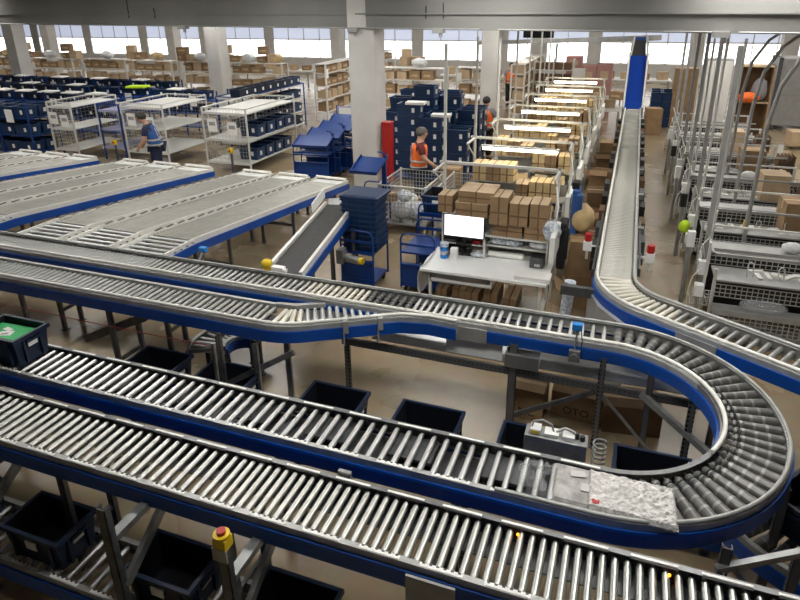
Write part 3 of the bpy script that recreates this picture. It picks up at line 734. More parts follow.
o = MB().tube([(-8.8,4.40,1.19),(-6.69,4.40,1.165),(-4.92,4.40,1.15),(-3.72,4.40,1.16)],.0045,5).build('pull_cord','cord'); tag(o,'thin red pull cord stretched below the infeed lane','cord')
lg = thing('cord_post','thin steel posts holding the red pull cord','post',(-3.72,4.4,0)); leg(lg,-3.72,4.4,1.16,w=.03,d=.03,m='mid_steel')
MB().cyl((0,0,1.16),(0,0,1.2),.02,8).build('eyelet','mid_steel',lg)

# ---- wrapped flat parcel and film on the return lane
pk = thing('wrapped_parcel','crumpled grey bubble-wrapped flat parcel lying on the return lane','parcel',(.17,3.565,ZT+.004),-.02)
b = MB(); nx, ny = 46, 20
def ph(i,j):
    u = i/nx; v = j/ny
    if u < .30: return .035+.004*math.sin(9*u+4*v)
    return .045+.012*random.random()+.006*math.sin(40*u)*math.cos(31*v)
vs = []; fs = []
for i in range(nx+1):
    for j in range(ny+1): vs.append((-.40+.80*i/nx+(.02*(1-j/ny)),-.185+.37*j/ny, ph(i,j) if 0<i<nx and 0<j<ny else .02))
for i in range(nx):
    for j in range(ny):
        q = (i*(ny+1)+j,(i+1)*(ny+1)+j,(i+1)*(ny+1)+j+1,i*(ny+1)+j+1); fs.append(q)
cut = int(nx*.32); left = [f for k,f in enumerate(fs) if k//ny < cut]; right = [f for k,f in enumerate(fs) if k//ny >= cut]
b.add(vs,right,False); b.cur = 1; b.add(vs,left,False); b.cur = 0
b.box(-.385,.40,-.18,.18,0,.022); b.build('wrapped_sheet',('bubble','printed'),pk)
b = MB(); b.obox((-.10,-.13,.05),(.05,.045,.006),0); b.build('red_print','red',pk)
b = MB(); b.obox((-.24,.10,.041),(.10,.06,.004),.2); b.obox((-.16,-.02,.042),(.09,.07,.004),.0); b.build('print_patch','refl',pk)
fl = MB(); vs = []; fs = []; n = 12; rr = random.Random(3)
for i in range(n+1):
    for j in range(n+1): vs.append((-.10+.20*i/n+.03*math.sin(j*.7),-.14+.28*j/n,.02+.06*rr.random()*(1-abs(i/n-.5))))
for i in range(n):
    for j in range(n): fs.append((i*(n+1)+j,(i+1)*(n+1)+j,(i+1)*(n+1)+j+1,i*(n+1)+j+1))
fl.add(vs,fs); o = fl.build('plastic_film','film',None,(-.36,3.58,ZT+.005),(0,0,-.3)); tag(o,'crumpled clear plastic film on the rollers beside the wrapped parcel','plastic film')
# ------------------------------------------------------------------ blue trolleys
def wheel(b,x,y,r=.05): b.cyl((x-.015,y,r),(x+.015,y,r),r,10)
def trolley(x,y,label,rz=0,group='blue picking trolleys',shelf=.70,hoop=1.03,tray=None,w=.56,d=.78):
    t = thing('picking_trolley',label,'trolley',(x,y,0),rz,group)
    r = .016; a = w/2; 
    for yy in (-d/2,d/2):
        h = hoop if yy < 0 else hoop-.02
        pts = [(-a,yy,.10),(-a,yy,h-.10),(-a+.03,yy,h-.03),(-a+.10,yy,h),(a-.10,yy,h),(a-.03,yy,h-.03),(a,yy,h-.10),(a,yy,.10)]
        MB().tube(pts,r,6).build('hoop_frame','trolley',t)
        MB().box(-a,a,yy-.012,yy+.012,hoop-.20,hoop-.16).build('cross_bar','trolley',t)
    b = MB(); b.box(-a,a,-d/2,d/2,.12,.15); b.box(-a,a,-d/2,-d/2+.012,.15,.20); b.build('lower_shelf','trolley',t)
    b = MB(); b.box(-a,a,-d/2,d/2,shelf-.03,shelf); b.build('upper_shelf','trolley',t)
    b = MB(); b.box(-a,a,-d/2+.01,-d/2+.03,.20,.50); b.box(-a,a,-d/2-.03,-d/2+.05,.49,.52); b.build('front_panel','trolley',t)
    for sx in (-1,1):
        for sy in (-1,1):
            b = MB(); wheel(b,sx*(a-.05),sy*(d/2-.08)); b.box(sx*(a-.05)-.02,sx*(a-.05)+.02,sy*(d/2-.08)-.02,sy*(d/2-.08)+.02,.09,.125); b.build('caster','black',t)
    if tray:
        b = MB(); b.obox((0,0,tray),(w,.62,.015),0,.30); b.obox((0,-.30,tray-.07),(w,.02,.07),0,.30); b.obox((-a,0,tray+.02),(.02,.62,.05),0,.30); b.obox((a,0,tray+.02),(.02,.62,.05),0,.30); b.build('sloping_tray','trolley',t)
        b = MB(); b.tube([(a-.05,.25,shelf),(a-.05,.30,tray+.08),(a-.05,.22,tray+.22),(a-.12,.10,tray+.26)],.018,6); b.tube([(a-.05,.30,tray+.1),(a+.02,.26,tray+.20),(a+.05,.15,tray+.10),(a-.02,.05,tray+.02)],.012,6); b.build('handle_arm','trolley',t)
        b = MB(); b.obox((a-.06,.27,(shelf+tray)/2),(.08,.06,tray-shelf)); b.build('mast','trolley',t)
    return t
trolley(-3.88,8.56,'blue trolley carrying the tall stack of nested crates',shelf=.66,d=.62,w=.56)
def nested_crate():
    b = MB(); b.box(-.285,.285,-.23,.23,0,.05); b.box(-.31,.31,-.25,.25,.05,.075); b.box(-.30,.30,-.24,.24,.077,.083)
    for x in (-.2,0,.2): b.box(x-.012,x+.012,-.245,-.23,.0,.05)
    return b.mesh('nested_crate','tote2')
NC = nested_crate()
for i in range(10):
    o = obj('nested_crate',NC,None,(-3.87+.006*math.sin(i*2.1),8.58+.006*math.cos(i*1.7),.662+.086*i)); tag(o,'%s navy crate from the bottom of the tall nested stack' % ORD[i],'crate','nested crates of the tall stack')
ldm = thing('crate_lid','navy lid on top of the tall crate stack','lid',(-3.85,8.60,.662+.861))
b = MB(); b.box(-.33,.33,-.29,.29,0,.05); b.build('lid_plate','tote2',ldm,bevel=.012)
b = MB(); b.box(-.28,.28,-.24,.24,.05,.056); b.build('lid_panel','tote2',ldm); MB().box(.02,.08,-.258,-.25,-.03,.0).build('label_sticker','paper',ldm)
trolley(-2.90,8.78,'blue trolley standing left of the white packing desk',shelf=.72)
trolley(-2.93,9.75,'blue trolley holding a navy tote beside the cardboard bundles',shelf=1.02,hoop=1.22)
tote(-2.95,9.75,1.02,'navy tote on the blue trolley beside the cardboard bundles',0,None,tote_meshes(.52,.6,.30,m='tote2'))
trolley(-4.72,10.75,'blue trolley with raised sloping tray behind the crate stack',shelf=.7,hoop=1.0,tray=1.42)
for i in range(4): trolley(-7.75+.05*i,14.1+.60*i,'%s blue trolley from the front in the nest left of the column' % ORD[i],.12,'nested trolleys left of the column',shelf=.72,hoop=.95,tray=1.02+.09*i,w=.95,d=.50)

# ------------------------------------------------------------------ wire cages
def wire_panel(b, p, u, v, nu, nv, r=.004):
    """square wires: origin p, edge vectors u, v"""
    p = Vector(p); u = Vector(u); v = Vector(v)
    for i in range(nu+1): b.beam(p+u*(i/nu),p+u*(i/nu)+v,r*2,r*2)
    for j in range(nv+1): b.beam(p+v*(j/nv),p+v*(j/nv)+u,r*2,r*2)
def cage(x0,x1,y0,y1,z0,z1,label):
    t = thing('wire_cage',label,'wire cage',((x0+x1)/2,(y0+y1)/2,0)); a = (x1-x0)/2; d = (y1-y0)/2
    for p,u,nu in (((-a,-d,z0),(2*a,0,0),14),((-a,d,z0),(2*a,0,0),14),((-a,-d,z0),(0,2*d,0),18),((a,-d,z0),(0,2*d,0),18)):
        b = MB(); wire_panel(b,p,u,(0,0,z1-z0),nu,9); o = b.build('wire_side','wire',t); o['kind'] = 'stuff'
    b = MB(); b.box(-a,a,-d,d,z0-.03,z0); b.build('base','grey_metal',t)
    b = MB().tube([(-a,-d,z1),(a,-d,z1),(a,d,z1),(-a,d,z1),(-a,-d,z1)],.018,6); b.build('top_rim','white_metal',t)
    for sx in (-1,1):
        for sy in (-1,1):
            b = MB(); b.box(sx*a-.02,sx*a+.02,sy*d-.02,sy*d+.02,.08,z1+.03); wheel(b,sx*a,sy*d); b.build('post','white_metal',t)
    return t
cage(-4.62,-3.62,10.95,12.28,.20,.98,'white wire cage of packed bags beside the orange-vested worker')
cage(-3.42,-2.72,11.0,12.3,.20,.98,'second white wire cage beside the packing stations')
def bag(x,y,z,r,label,m='bag',sc=(1,1,.8)):
    rr = random.Random(int(x*1000+y*77)); b = MB(); b.ball((0,0,r*sc[2]),r,12,8,sc)
    b.v = [(vx*(1+.15*(rr.random()-.5)),vy*(1+.15*(rr.random()-.5)),vz*(1+.12*(rr.random()-.5))) for vx,vy,vz in b.v]
    return tag(b.build('plastic_bag',m,None,(x,y,z)),label,'bag')
bag(-4.25,11.3,.21,.24,'white plastic bag at the front of the wire cage'); bag(-3.92,11.35,.21,.22,'blue-printed bag in the wire cage','bagblue')
bag(-4.28,11.85,.21,.23,'white plastic bag at the back of the wire cage'); bag(-4.1,11.1,.62,.16,'blue-printed pouch hanging over the cage front','bagblue')
def carton(x,y,z,l,w,h,label,rz=0,m='card',open_=False,flap=True,group=None):
    t = thing('carton',label,'carton',(x,y,z),rz,group)
    b = MB()
    if open_:
        k = .006
        for (x0,x1,y0,y1) in ((-l/2,l/2,-w/2,-w/2+k),(-l/2,l/2,w/2-k,w/2),(-l/2,-l/2+k,-w/2,w/2),(l/2-k,l/2,-w/2,w/2)): b.box(x0,x1,y0,y1,0,h)
        b.box(-l/2,l/2,-w/2,w/2,0,k)
        b.build('body',m,t)
        f = MB(); f.obox((-l/2-.08,0,h-.05),(.2,w,.006),0,0,.7); f.build('flap',m,t); f = MB(); f.obox((0,-w/2-.05,h+.02),(l,.16,.006),0,.5); f.build('flap',m,t)
    else:
        b.box(-l/2,l/2,-w/2,w/2,0,h); b.build('body',m,t)
        b = MB(); b.box(-l/2,l/2,-.03,.03,h,h+.002); b.box(-l/2-.002,-l/2,-.03,.03,h*.7,h); b.box(l/2,l/2+.002,-.03,.03,h*.7,h); b.build('tape','card_light',t)
    return t
carton(-3.90,11.72,.20,.22,.26,.36,'small brown carton in the middle of the wire cage',.3); carton(-4.4,11.15,.62,.20,.2,.16,'small brown carton on the bags in the cage',.5); carton(-3.85,12.05,.20,.40,.34,.30,'brown carton at the back of the wire cage'); carton(-3.1,11.6,.20,.5,.6,.42,'brown carton inside the second wire cage')
carton(-3.62,12.85,0,.42,.4,.95,'tall brown carton standing behind the wire cage',m='card')
rp = thing('red_cabinet','tall red cabinet edge beside the big column','cabinet',(-5.36,13.4,0)); MB().box(-.10,.10,-.12,.12,.35,1.75).build('body','red',rp); MB().box(-.11,.11,-.13,.13,1.75,1.78).build('cap','red',rp); MB().box(-.08,.08,-.10,.10,0,.35).build('stand','dark_steel',rp)

# ------------------------------------------------------------------ packing stations between the cages and the aisle
tube_glow = mat('station_tube', (1.0,.88,.62), .4, emit=14.0)
SX = -2.62; SW = 1.80
def station(y, label, lit, first=False):
    t = thing('packing_station',label,'workstation',(SX,y,0),0,'packing stations left of the aisle')
    b = MB(); b.box(.0,SW,-.05,.85,.765,.80); b.build('desktop','laminate',t)
    for x in (.14,SW-.08): 
        b = MB(); b.box(x-.02,x+.02,-.0,.04,0,.765); b.build('leg','white_metal',t); b = MB(); b.box(x-.02,x+.02,.78,.82,0,.765); b.build('leg','white_metal',t)
    b = MB(); b.box(.14,1.05,.0,.4,.60,.615); b.box(1.03,1.05,.0,.4,.60,.765); b.box(.14,.16,.0,.4,.60,.765); b.box(.16,1.03,.0,.015,.60,.66); b.build('drawer_tray','laminate',t)
    b = MB(); b.box(.14,SW-.06,.1,.8,.16,.18); b.build('under_shelf','grey_metal',t)
    for x in (.14,.78,SW-.10): MB().box(x,x+.025,.58,.90,.80,1.46 if x<.7 else 1.2).build('side_panel','white_metal',t)
    b = MB(); b.box(.14,.80,.58,.90,1.44,1.465); b.build('shelf','white_metal',t)
    b = MB(); b.box(.78,SW-.08,.58,.92,1.16,1.185); b.build('shelf','white_metal',t)
    b = MB(); b.box(.165,.78,.60,.90,.985,1.0); b.build('shelf','white_metal',t)
    b = MB(); b.box(.805,SW-.1,.62,.90,1.0,1.015); b.build('shelf','white_metal',t)
    b = MB(); b.box(.14,SW-.08,.905,.92,.80,1.40); b.build('back_panel','grey_metal',t)
    for x in (.02,SW-.05):
        top = 3.84 if (x < .5) else 2.12
        b = MB(); b.box(x-.02,x+.02,1.10,1.14,0,top); b.build('post','white_metal',t)
    b = MB(); b.box(-.06,SW+.02,1.10,1.14,2.08,2.12); b.build('top_bar','white_metal',t)
    for x in (.02,SW-.05):
        b = MB(); b.box(x-.015,x+.015,.55,1.12,2.08,2.11); b.beam((x,.58,2.08),(x,1.1,1.75),.02,.02); b.build('arm','white_metal',t)
    if lit:
        b = MB(); b.cyl((.28,.62,2.03),(1.55,.62,2.03),.028,8); b.build('lamp_tube',tube_glow,t)
        b = MB(); b.box(.25,1.58,.58,.66,2.06,2.085); b.build('lamp_housing','white_metal',t)
    b = MB(); b.box(SW-.02,SW+.05,.2,.9,1.02,1.40); b.tube([(SW,.4,1.4),(SW+.05,.35,1.8),(SW-.02,.6,2.0)],.01,5); b.build('cable_box','laminate',t)
    return t
def bundle(x,y,z,l,w,h,label,rz=0,m='card',group=None,ry=0,layers=4,strap=True):
    """strapped bundle of flat folded cartons"""
    t = thing('cardboard_bundle',label,'cardboard',(x,y,z),rz,group)
    b = MB(); dz = h/layers; rr = random.Random(int(abs(x*911+y*313+z*71)))
    for i in range(layers):
        e = .006*rr.random(); b.box(-l/2+e,l/2-e,-w/2+e,w/2-e*.5,i*dz,(i+1)*dz-.004)
    b.box(-l/2+.008,l/2-.008,-w/2+.008,w/2-.008,0,h-.01)
    o = b.build('sheets',m,t); 
    if strap:
        b = MB(); b.box(-.010,.010,-w/2-.003,w/2+.003,-.0,h+.003); b.box(-l/2-.003,l/2+.003,-w/2-.004,w/2+.003,h*.42,h*.42+.016); b.build('strap','card_dark',t)
    b = MB(); b.box(-l/2,l/2,-w/2,w/2,h-.003,h+.002); b.build('top_sheet','card_light' if m=='card' else 'kraft',t)
    if ry: t.rotation_euler = (0,ry,rz)
    return t
s0 = station(7.72,'front packing station with white desk and stacked cardboard',False,True)
y1 = 7.72
# things on the front station
mn = thing('monitor','monitor showing a plain white screen in the hutch of the front station','monitor',(-2.13,8.27,1.01))
b = MB(); b.box(-.31,.31,-.004,.03,.105,.455); b.build('bezel','black',mn)
MB().box(-.295,.295,-.008,-.004,.125,.45).build('screen',mat('white_screen',(.95,.97,1.0),.4,emit=1.1),mn)
b = MB(); b.box(-.03,.03,.03,.05,.0,.30); b.box(-.12,.12,-.02,.14,-.008,.004); b.build('stand','black',mn)
for (x,y,z,l,w,h,lb) in ((-2.02,8.46,1.468,.48,.44,.20,'large flat cardboard bundle, lower left of the pile above the monitor'),
                          (-1.96,8.50,1.672,.52,.48,.17,'large flat cardboard bundle topmost above the monitor'),
                          (-2.44,8.50,1.468,.22,.34,.26,'small cardboard bundle at the left end of the hutch top'),
                          (-1.62,8.45,1.38,.26,.40,.42,'tall cardboard bundle with two dark straps at the hutch middle'),
                          (-1.34,8.46,1.38,.27,.38,.34,'cardboard bundle with pale top sheet right of the middle one'),
                          (-1.06,8.48,1.37,.25,.38,.36,'tall cardboard bundle at the right end of the hutch top'),
                          (-1.50,8.48,1.187,.44,.34,.19,'low cardboard bundle on the right shelf, left one'),
                          (-1.05,8.48,1.187,.40,.34,.18,'low cardboard bundle on the right shelf, right one')):
    t = bundle(x,y,z,l,w,h,lb)
for ax in (-1.66,-1.10):
    pass
bag(-.86,8.32,1.19,.13,'blue-printed pouch at the right end of the hutch shelf','bagblue',(1,.7,1.25))
for i,(x,z) in enumerate(((-2.28,.802),(-2.38,1.002))):
    t = thing('label_printer','black label printer in the hutch, %s shelf' % ('lower','upper')[i],'printer',(x,8.42,z)); b = MB(); b.box(-.14,.14,-.10,.12,0,.11); b.build('case','black',t,bevel=.01); MB().box(-.10,.10,-.115,-.10,.02,.05).build('slot','dark_steel',t); MB().box(.15,.24,-.08,.06,0,.06).build('scanner','blackcloth',t)
bag(-1.95,8.38,1.002,.07,'small red cloth bundle on the hutch shelf','red',(1.2,.8,.5)); bag(-1.92,8.34,.802,.085,'blue and white gloves on the desk','bagblue',(1.4,.8,.5))
for i,(x,lb) in enumerate(((-1.62,'blue-printed packs on the right shelf, left'),(-1.42,'blue-printed packs on the right shelf, middle'),(-1.05,'clear film packs on the right shelf'))):
    bag(x,8.42,1.016,.10,lb,'bagblue' if i<2 else 'bag',(1.5,.8,.6))
o = MB().cyl((-.26,0,.05),(.26,0,.05),.05,14).build('paper_roll','paper',None,(-1.52,8.44,.80)); tag(o,'white paper roll lying at the back of the desk','paper roll')
t = thing('label_printer','grey desktop label printer at the right of the desk','printer',(-1.03,8.32,.80)); b = MB(); b.box(-.10,.10,-.13,.13,0,.15); b.build('case','dark_steel',t,bevel=.02); MB().box(-.085,.085,-.09,.10,.15,.155).build('lid','black',t); MB().box(-.03,.05,-.136,-.13,.03,.07).build('badge','refl',t)
t = thing('paper_stack','stack of white paper on the right corner of the desk','paper',(-1.02,7.84,.80)); b = MB(); b.box(-.24,.24,-.13,.13,0,.06); b.build('sheets','paper',t); b = MB(); b.box(-.243,.243,-.133,.10,.06,.063); b.build('top_sheet','paper',t)
t = thing('tape_stack','stack of blue tape rolls on the left of the desk','tape',(-2.40,8.18,.80))
for i in range(4):
    MB().cyl((0,0,.062*i),(0,0,.062*i+.056),.062,16).build('tape_roll','sensor' if i%2==0 else 'bagblue',t)
t = thing('small_box','small white box stacked beside the blue tape rolls','box',(-2.24,8.16,.80)); MB().box(-.05,.05,-.05,.05,0,.09).build('body','paper',t); MB().box(-.05,.05,-.05,.05,.092,.18).build('body','paper',t)
b = MB(); vs = []; fs = []; rr = random.Random(5)
for i in range(9):
    for j in range(9):
        u = i/8; v = j/8; vs.append((-.12-.10*math.sin(v*2.2)+.02*rr.random(),-.22+.5*u+.03*rr.random(),.02-.50*v*v+.02*rr.random()))
fs = [(i*9+j,(i+1)*9+j,(i+1)*9+j+1,i*9+j+1) for i in range(8) for j in range(8)]; b.add(vs,fs)
o = b.build('plastic_sheet','bag',None,(-2.47,7.95,.80)); o.modifiers.new('s','SOLIDIFY').thickness = .006; tag(o,'white plastic sheet draped over the left desk edge','plastic sheet')
for i,x in enumerate((-2.36,-2.10,-1.90,-1.62,-1.34)):
    bundle(x,8.16,.185,.20 if i else .16,.5,.22+.03*(i%2),'%s folded cardboard bundle from the left under the front desk' % ORD[i],0,'card','bundles under the front desk')
bag(-1.05,8.05,.185,.2,'clear bag of offcuts under the right of the front desk','film',(.8,.9,1.2))
# stations behind
names = ['second','third','fourth','fifth','sixth','seventh']
rr = random.Random(11)
for k,nm in enumerate(names):
    y = 7.72+1.93*(k+1); 
    t = station(y,'%s packing station from the front with warm tube lamp' % nm,True)
    for j in range(6):
        x = SX+.24+.25*j; h = .22+.16*rr.random(); hi = 1.468 if j < 3 else 1.188
        bundle(x,y+.72,hi,.20+.05*rr.random(),.36,h,'%s strapped bundle from the left on the hutch of the %s packing station' % (ORD[j],nm),.1*(rr.random()-.5),rr.choice(['kraft','kraft','card']),'bundles on the %s station' % nm,layers=3)
    for j in range(4):
        x = SX+.35+.36*j
        t = tag(MB().obox((0,0,.17),(.24,.02,.34),0,-.35,.3*(rr.random()-.5)).build('envelope','kraft' if j%2 else 'card_light',None,(x,y+.40,.83)),'%s envelope from the left leaning on the desk of the %s station' % (ORD[j],nm),'envelope','envelopes on the %s station' % nm)
    bag(SX+.9+.5*rr.random(),y+.2,.80,.14,'white bag on the desk of the %s station' % nm)
# clutter between the stations and the aisle conveyor
carton(-.50,9.75,0,.40,.5,.78,'dusty brown carton standing between front station and aisle conveyor',.1,'card')
carton(-.52,10.55,0,.38,.4,.62,'carton behind the dusty one along the aisle conveyor',-.1,'card_dark')
carton(-.45,9.0,0,.45,.55,.30,'low open carton on the floor beside the aisle conveyor',.2,'card',True)
for k in range(6): carton(-.48+.04*(k%2),11.4+1.05*k,0,.42,.5,.7+.25*((k*7)%3)/2,'%s brown carton from the front in the row left of the aisle conveyor' % ORD[k],.1*((k*5)%3-1),('card','card_dark','card')[k%3],k%2==0,group='cartons left of the aisle conveyor')
bag(-.55,9.95,.80,.24,'yellow and white sack on the carton beside the aisle conveyor','kraft',(.8,1,1)); 
t = thing('jacket','blue jacket hanging on the side of the second station','jacket',(-.68,10.0,.72)); b = MB(); b.obox((0,0,.42),(.12,.34,.8),0,.05); b.obox((.06,-.16,.50),(.10,.10,.55),.1,.2); b.build('body','bluecloth',t,bevel=.03); b = MB(); b.obox((-.02,.02,.86),(.12,.22,.12)); b.build('collar','blackcloth',t,bevel=.02)
t = thing('jacket','black coat hanging on the side of the front station','jacket',(-.74,8.75,.62)); b = MB(); b.obox((0,0,.40),(.12,.30,.74),0,.05); b.build('body','blackcloth',t,bevel=.03); b = MB(); b.obox((.05,-.13,.45),(.09,.09,.5),.1,.15); b.build('sleeve','blackcloth',t,bevel=.02)
t = thing('film_roll','blue and white patterned film roll standing beside the desk','film roll',(-.55,7.45,0)); b = MB(); b.cyl((0,0,.1),(.06,.02,1.0),.075,14); b.build('roll','bagblue',t); b = MB(); b.cyl((.0,0,0),(.0,0,.12),.12,12,.08); b.build('foot','grey_metal',t)
for i,(x,y,l,txt) in enumerate(((-.72,5.98,.36,'NC'),(-.20,6.15,.55,'OTO'))):
    t = carton(x,y,0,l,.36,.38-.06*i,'brown lettered carton on the floor under the back lane, %s one' % ('left','right')[i],-.05,'card')
    cu = bpy.data.curves.new('lettering','FONT'); cu.body = txt; cu.size = .13; cu.align_x = 'CENTER'; cu.extrude = .001
    tmp = bpy.data.objects.new('tmp',cu); C.objects.link(tmp); dg = bpy.context.evaluated_depsgraph_get(); me = bpy.data.meshes.new_from_object(tmp.evaluated_get(dg)); bpy.data.objects.remove(tmp); me.materials.append(M['black'])
    obj('lettering',me,t,(0,-.182,.06),(PI/2,0,0))
carton(.35,6.1,0,.6,.4,.34,'brown carton on the floor right of the lettered cartons',.15,'card_dark')

# ------------------------------------------------------------------ people
def skinned(name, verts, edges, radii, material, parent, root=0, sub=1):
    me = bpy.data.meshes.new(name); me.from_pydata(verts, edges, []); o = bpy.data.objects.new(name, me); C.objects.link(o)
    m = o.modifiers.new('skin','SKIN'); m.use_smooth_shade = True; m.branch_smoothing = .6
    sv = me.skin_vertices[0].data
    for i,r in enumerate(radii): r = r if isinstance(r,tuple) else (r,r); g = 1.28 if max(r) > .02 else 1.1; sv[i].radius = (r[0]*g,r[1]*g); sv[i].use_root = (i == root)
    s = o.modifiers.new('sub','SUBSURF'); s.levels = sub; s.render_levels = sub
    dg = bpy.context.evaluated_depsgraph_get(); dg.update(); me2 = bpy.data.meshes.new_from_object(o.evaluated_get(dg)); bpy.data.objects.remove(o)
    me2.materials.clear(); me2.materials.append(M[material]); me2.polygons.foreach_set('use_smooth',[True]*len(me2.polygons))
    return obj(name, me2, parent)
def person(loc, rz, label, shirt, trousers, vest, hair, lean=0.0, head=(0,0), arms=None, sleeves=True, kneel=0):
    """faces local -y; lean bends the trunk forward"""
    t = thing('person',label,'person',loc,rz)
    def L(z,dy=0): return (0,-math.sin(lean)*(z-.95)+dy,.95+math.cos(lean)*(z-.95))
    pel, wai, che, nek = L(.95), L(1.12), L(1.33), L(1.48)
    hx, hy = head
    h0 = (nek[0]+.01*hx,nek[1]-.015-.02*hy,nek[2]+.045); h1 = (h0[0]+.01*hx,h0[1]-.02-.03*hy,h0[2]+.085-.01*hy); h2 = (h1[0],h1[1]+.02-.03*hy,h1[2]+.085-.01*hy)
    arms = arms or {1:((.24,-.02,1.16),(.25,-.14,.95)), -1:((-.24,-.02,1.16),(-.25,-.14,.95))}
    v = [pel,wai,che,nek,h0,h1,h2]; r = [(.145,.11),(.135,.10),(.16,.11),(.06,.06),(.06,.06),(.082,.095),(.074,.085)]; e = [(0,1),(1,2),(2,3),(3,4),(4,5),(5,6)]
    for s in (1,-1):
        sh = L(1.40); sh = (s*.19,sh[1],sh[2]); el, wr = arms[s]; k = len(v)
        d = (Vector(wr)-Vector(el)).normalized(); pm = Vector(wr)+d*.06
        v += [sh,el,wr,tuple(pm)]; r += [.055,.042,.028,(.036,.02)]; e += [(2,k),(k,k+1),(k+1,k+2),(k+2,k+3)]
        side = Vector((0,1,0)) if abs(d.y) < .7 else Vector((0,0,1)); side = (side-d*side.dot(d)).normalized(); inn = d.cross(side)
        kk = k+3
        for f,(o_,ln) in enumerate(((-.030,.060),(-.010,.075),(.010,.072),(.030,.055))):
            a = pm+side*o_+d*.02; b2 = a+d*ln*.55; c2 = b2+d*ln*.35-inn*s*.02; n = len(v)
            v += [tuple(a),tuple(b2),tuple(c2)]; r += [.009,.0085,.007]; e += [(kk,n),(n,n+1),(n+1,n+2)]
        n = len(v); th = Vector(wr)+d*.02; v += [tuple(th-side*.035),tuple(th-side*.05+d*.035)]; r += [.011,.009]; e += [(kk-1,n),(n,n+1)]
    for s in (1,-1):
        k = len(v); v += [(s*.10,0,.88),(s*.11,-.02,.50),(s*.11,.02,.10),(s*.12,-.14,.045)]; r += [.088,.062,.045,(.045,.04)]; e += [(0,k),(k,k+1),(k+1,k+2),(k+2,k+3)]
    skinned('body',v,e,r,'skin',t)
    # clothing
    sv = [L(.93),wai,che,L(1.45)]; sr = [(.155,.12),(.148,.112),(.172,.122),(.085,.08)]; se = [(0,1),(1,2),(2,3)]
    for s in (1,-1):
        sh = L(1.40); sh = (s*.19,sh[1],sh[2]); el = arms[s][0]; k = len(sv)
        m = tuple(Vector(sh).lerp(Vector(el),.85 if sleeves is not True else 1.0)); sv += [sh,m]; sr += [.07,.058]; se += [(2,k),(k,k+1)]
        if sleeves == 'long':
            sv.append(arms[s][1]); sr.append(.042); se.append((k+1,k+2))
    skinned('shirt',sv,se,sr,shirt,t)
    tv = [(0,0,.97)]; tr = [(.16,.125)]; te = []
    for s in (1,-1):
        k = len(tv); tv += [(s*.10,0,.86),(s*.11,-.02,.50),(s*.11,.02,.12)]; tr += [.105,.082,.07]; te += [(0,k),(k,k+1),(k+1,k+2)]
    skinned('trousers',tv,te,tr,trousers,t)
    for s in (1,-1):
        b = MB(); b.obox((s*.115,-.05,.045),(.09,.27,.09)); b.build('shoe','black',t,bevel=.02)
    if vest:
        vv = [L(.84),L(1.0),wai,che,L(1.43)]; vr = [(.175,.14),(.172,.138),(.165,.13),(.188,.138),(.12,.10)]
        vo = skinned('vest',vv,[(0,1),(1,2),(2,3),(3,4)],vr,vest,t)
        for z in (.93,1.06):
            c = Vector(L(z)); b = MB(); n = 24; ro, ri = (.172,.137),(.16,.125)
            for k in range(n):
                a0 = 2*PI*k/n; a1 = 2*PI*(k+1)/n
                P0 = c+Vector((math.cos(a0)*ro[0]*1.2,math.sin(a0)*ro[1]*1.2,-.022)); P1 = c+Vector((math.cos(a1)*ro[0]*1.2,math.sin(a1)*ro[1]*1.2,-.022)); U = Vector((0,0,.045))
                b.add([P0,P1,P1+U,P0+U],[(0,1,2,3)],True)
            q = b.build('reflective_band','refl',vo); q.modifiers.new('s','SOLIDIFY').thickness = .006
        for s in (1,-1):
            b = MB(); b.beam((s*.09,L(1.35)[1]+.165,L(1.35)[2]),(s*.08,L(1.02)[1]+.165,L(1.02)[2]),.03,.006); b.build('reflective_band','refl',vo)
    t.scale = (1.14,1.14,1.06)
    hb = MB(); hc = Vector(h1)+Vector((0,.018,.035)); hb.ball(hc,.112,14,8,(.90,1.05,1.0))
    fy = Vector(h1).y-.035; fz = Vector(h1).z-.01
    keep = [i for i,f in enumerate(hb.f) if not all((hb.v[q][1] < fy+.02 and hb.v[q][2] < fz+.06) or hb.v[q][2] < fz-.06 for q in f)]
    hb.f = [hb.f[i] for i in keep]; hb.mi = [hb.mi[i] for i in keep]; hb.sm = [hb.sm[i] for i in keep]
    hb.build('hair',hair,t)
    fb = MB(); fx = Vector(h1)+Vector((0,-.092,-.005)); fb.ball(fx,.017,8,6,(.8,1,1.4))
    for s in (1,-1): fb.ball(Vector(h1)+Vector((s*.082,.01,-.005)),.022,8,6,(.4,.8,1.2))
    fb.build('nose_and_ears','skin',t)
    eb = MB()
    for s in (1,-1): eb.ball(Vector(h1)+Vector((s*.032,-.083,.022)),.011,8,6)
    eb.build('eyes','black',t); MB().obox(Vector(h1)+Vector((0,-.082,-.048)),(.045,.012,.009)).build('mouth','red',t)
    return t
person((-4.32,12.62,0),math.radians(115),'person in maroon shirt and orange vest with a hand on the wire cage','maroon','navycloth','orange','greyhair',lean=.06,head=(0,.2),
       arms={1:((.26,-.02,1.14),(.20,-.20,.98)),-1:((-.25,-.06,1.15),(-.22,-.26,1.0))},sleeves=.7)
person((-3.94,17.5,0),math.radians(175),'person seen from behind in orange vest and grey shirt','greycloth','blackcloth','orange','hair',lean=.05,
       arms={1:((.26,-.04,1.15),(.22,-.22,1.02)),-1:((-.26,-.04,1.15),(-.22,-.22,1.02))})
person((-11.72,12.75,0),math.radians(-62),'person in blue vest looking down at the gravity lane ends','navycloth','navycloth','bluecloth','hair',lean=.26,head=(0,1.3),
       arms={1:((.23,-.16,1.10),(.20,-.30,.90)),-1:((-.23,-.16,1.10),(-.20,-.30,.90))},sleeves=.7)
person((-5.2,28.0,0),math.radians(20),'far person in pale orange vest between the shelves','greycloth','blackcloth','orange','hair')
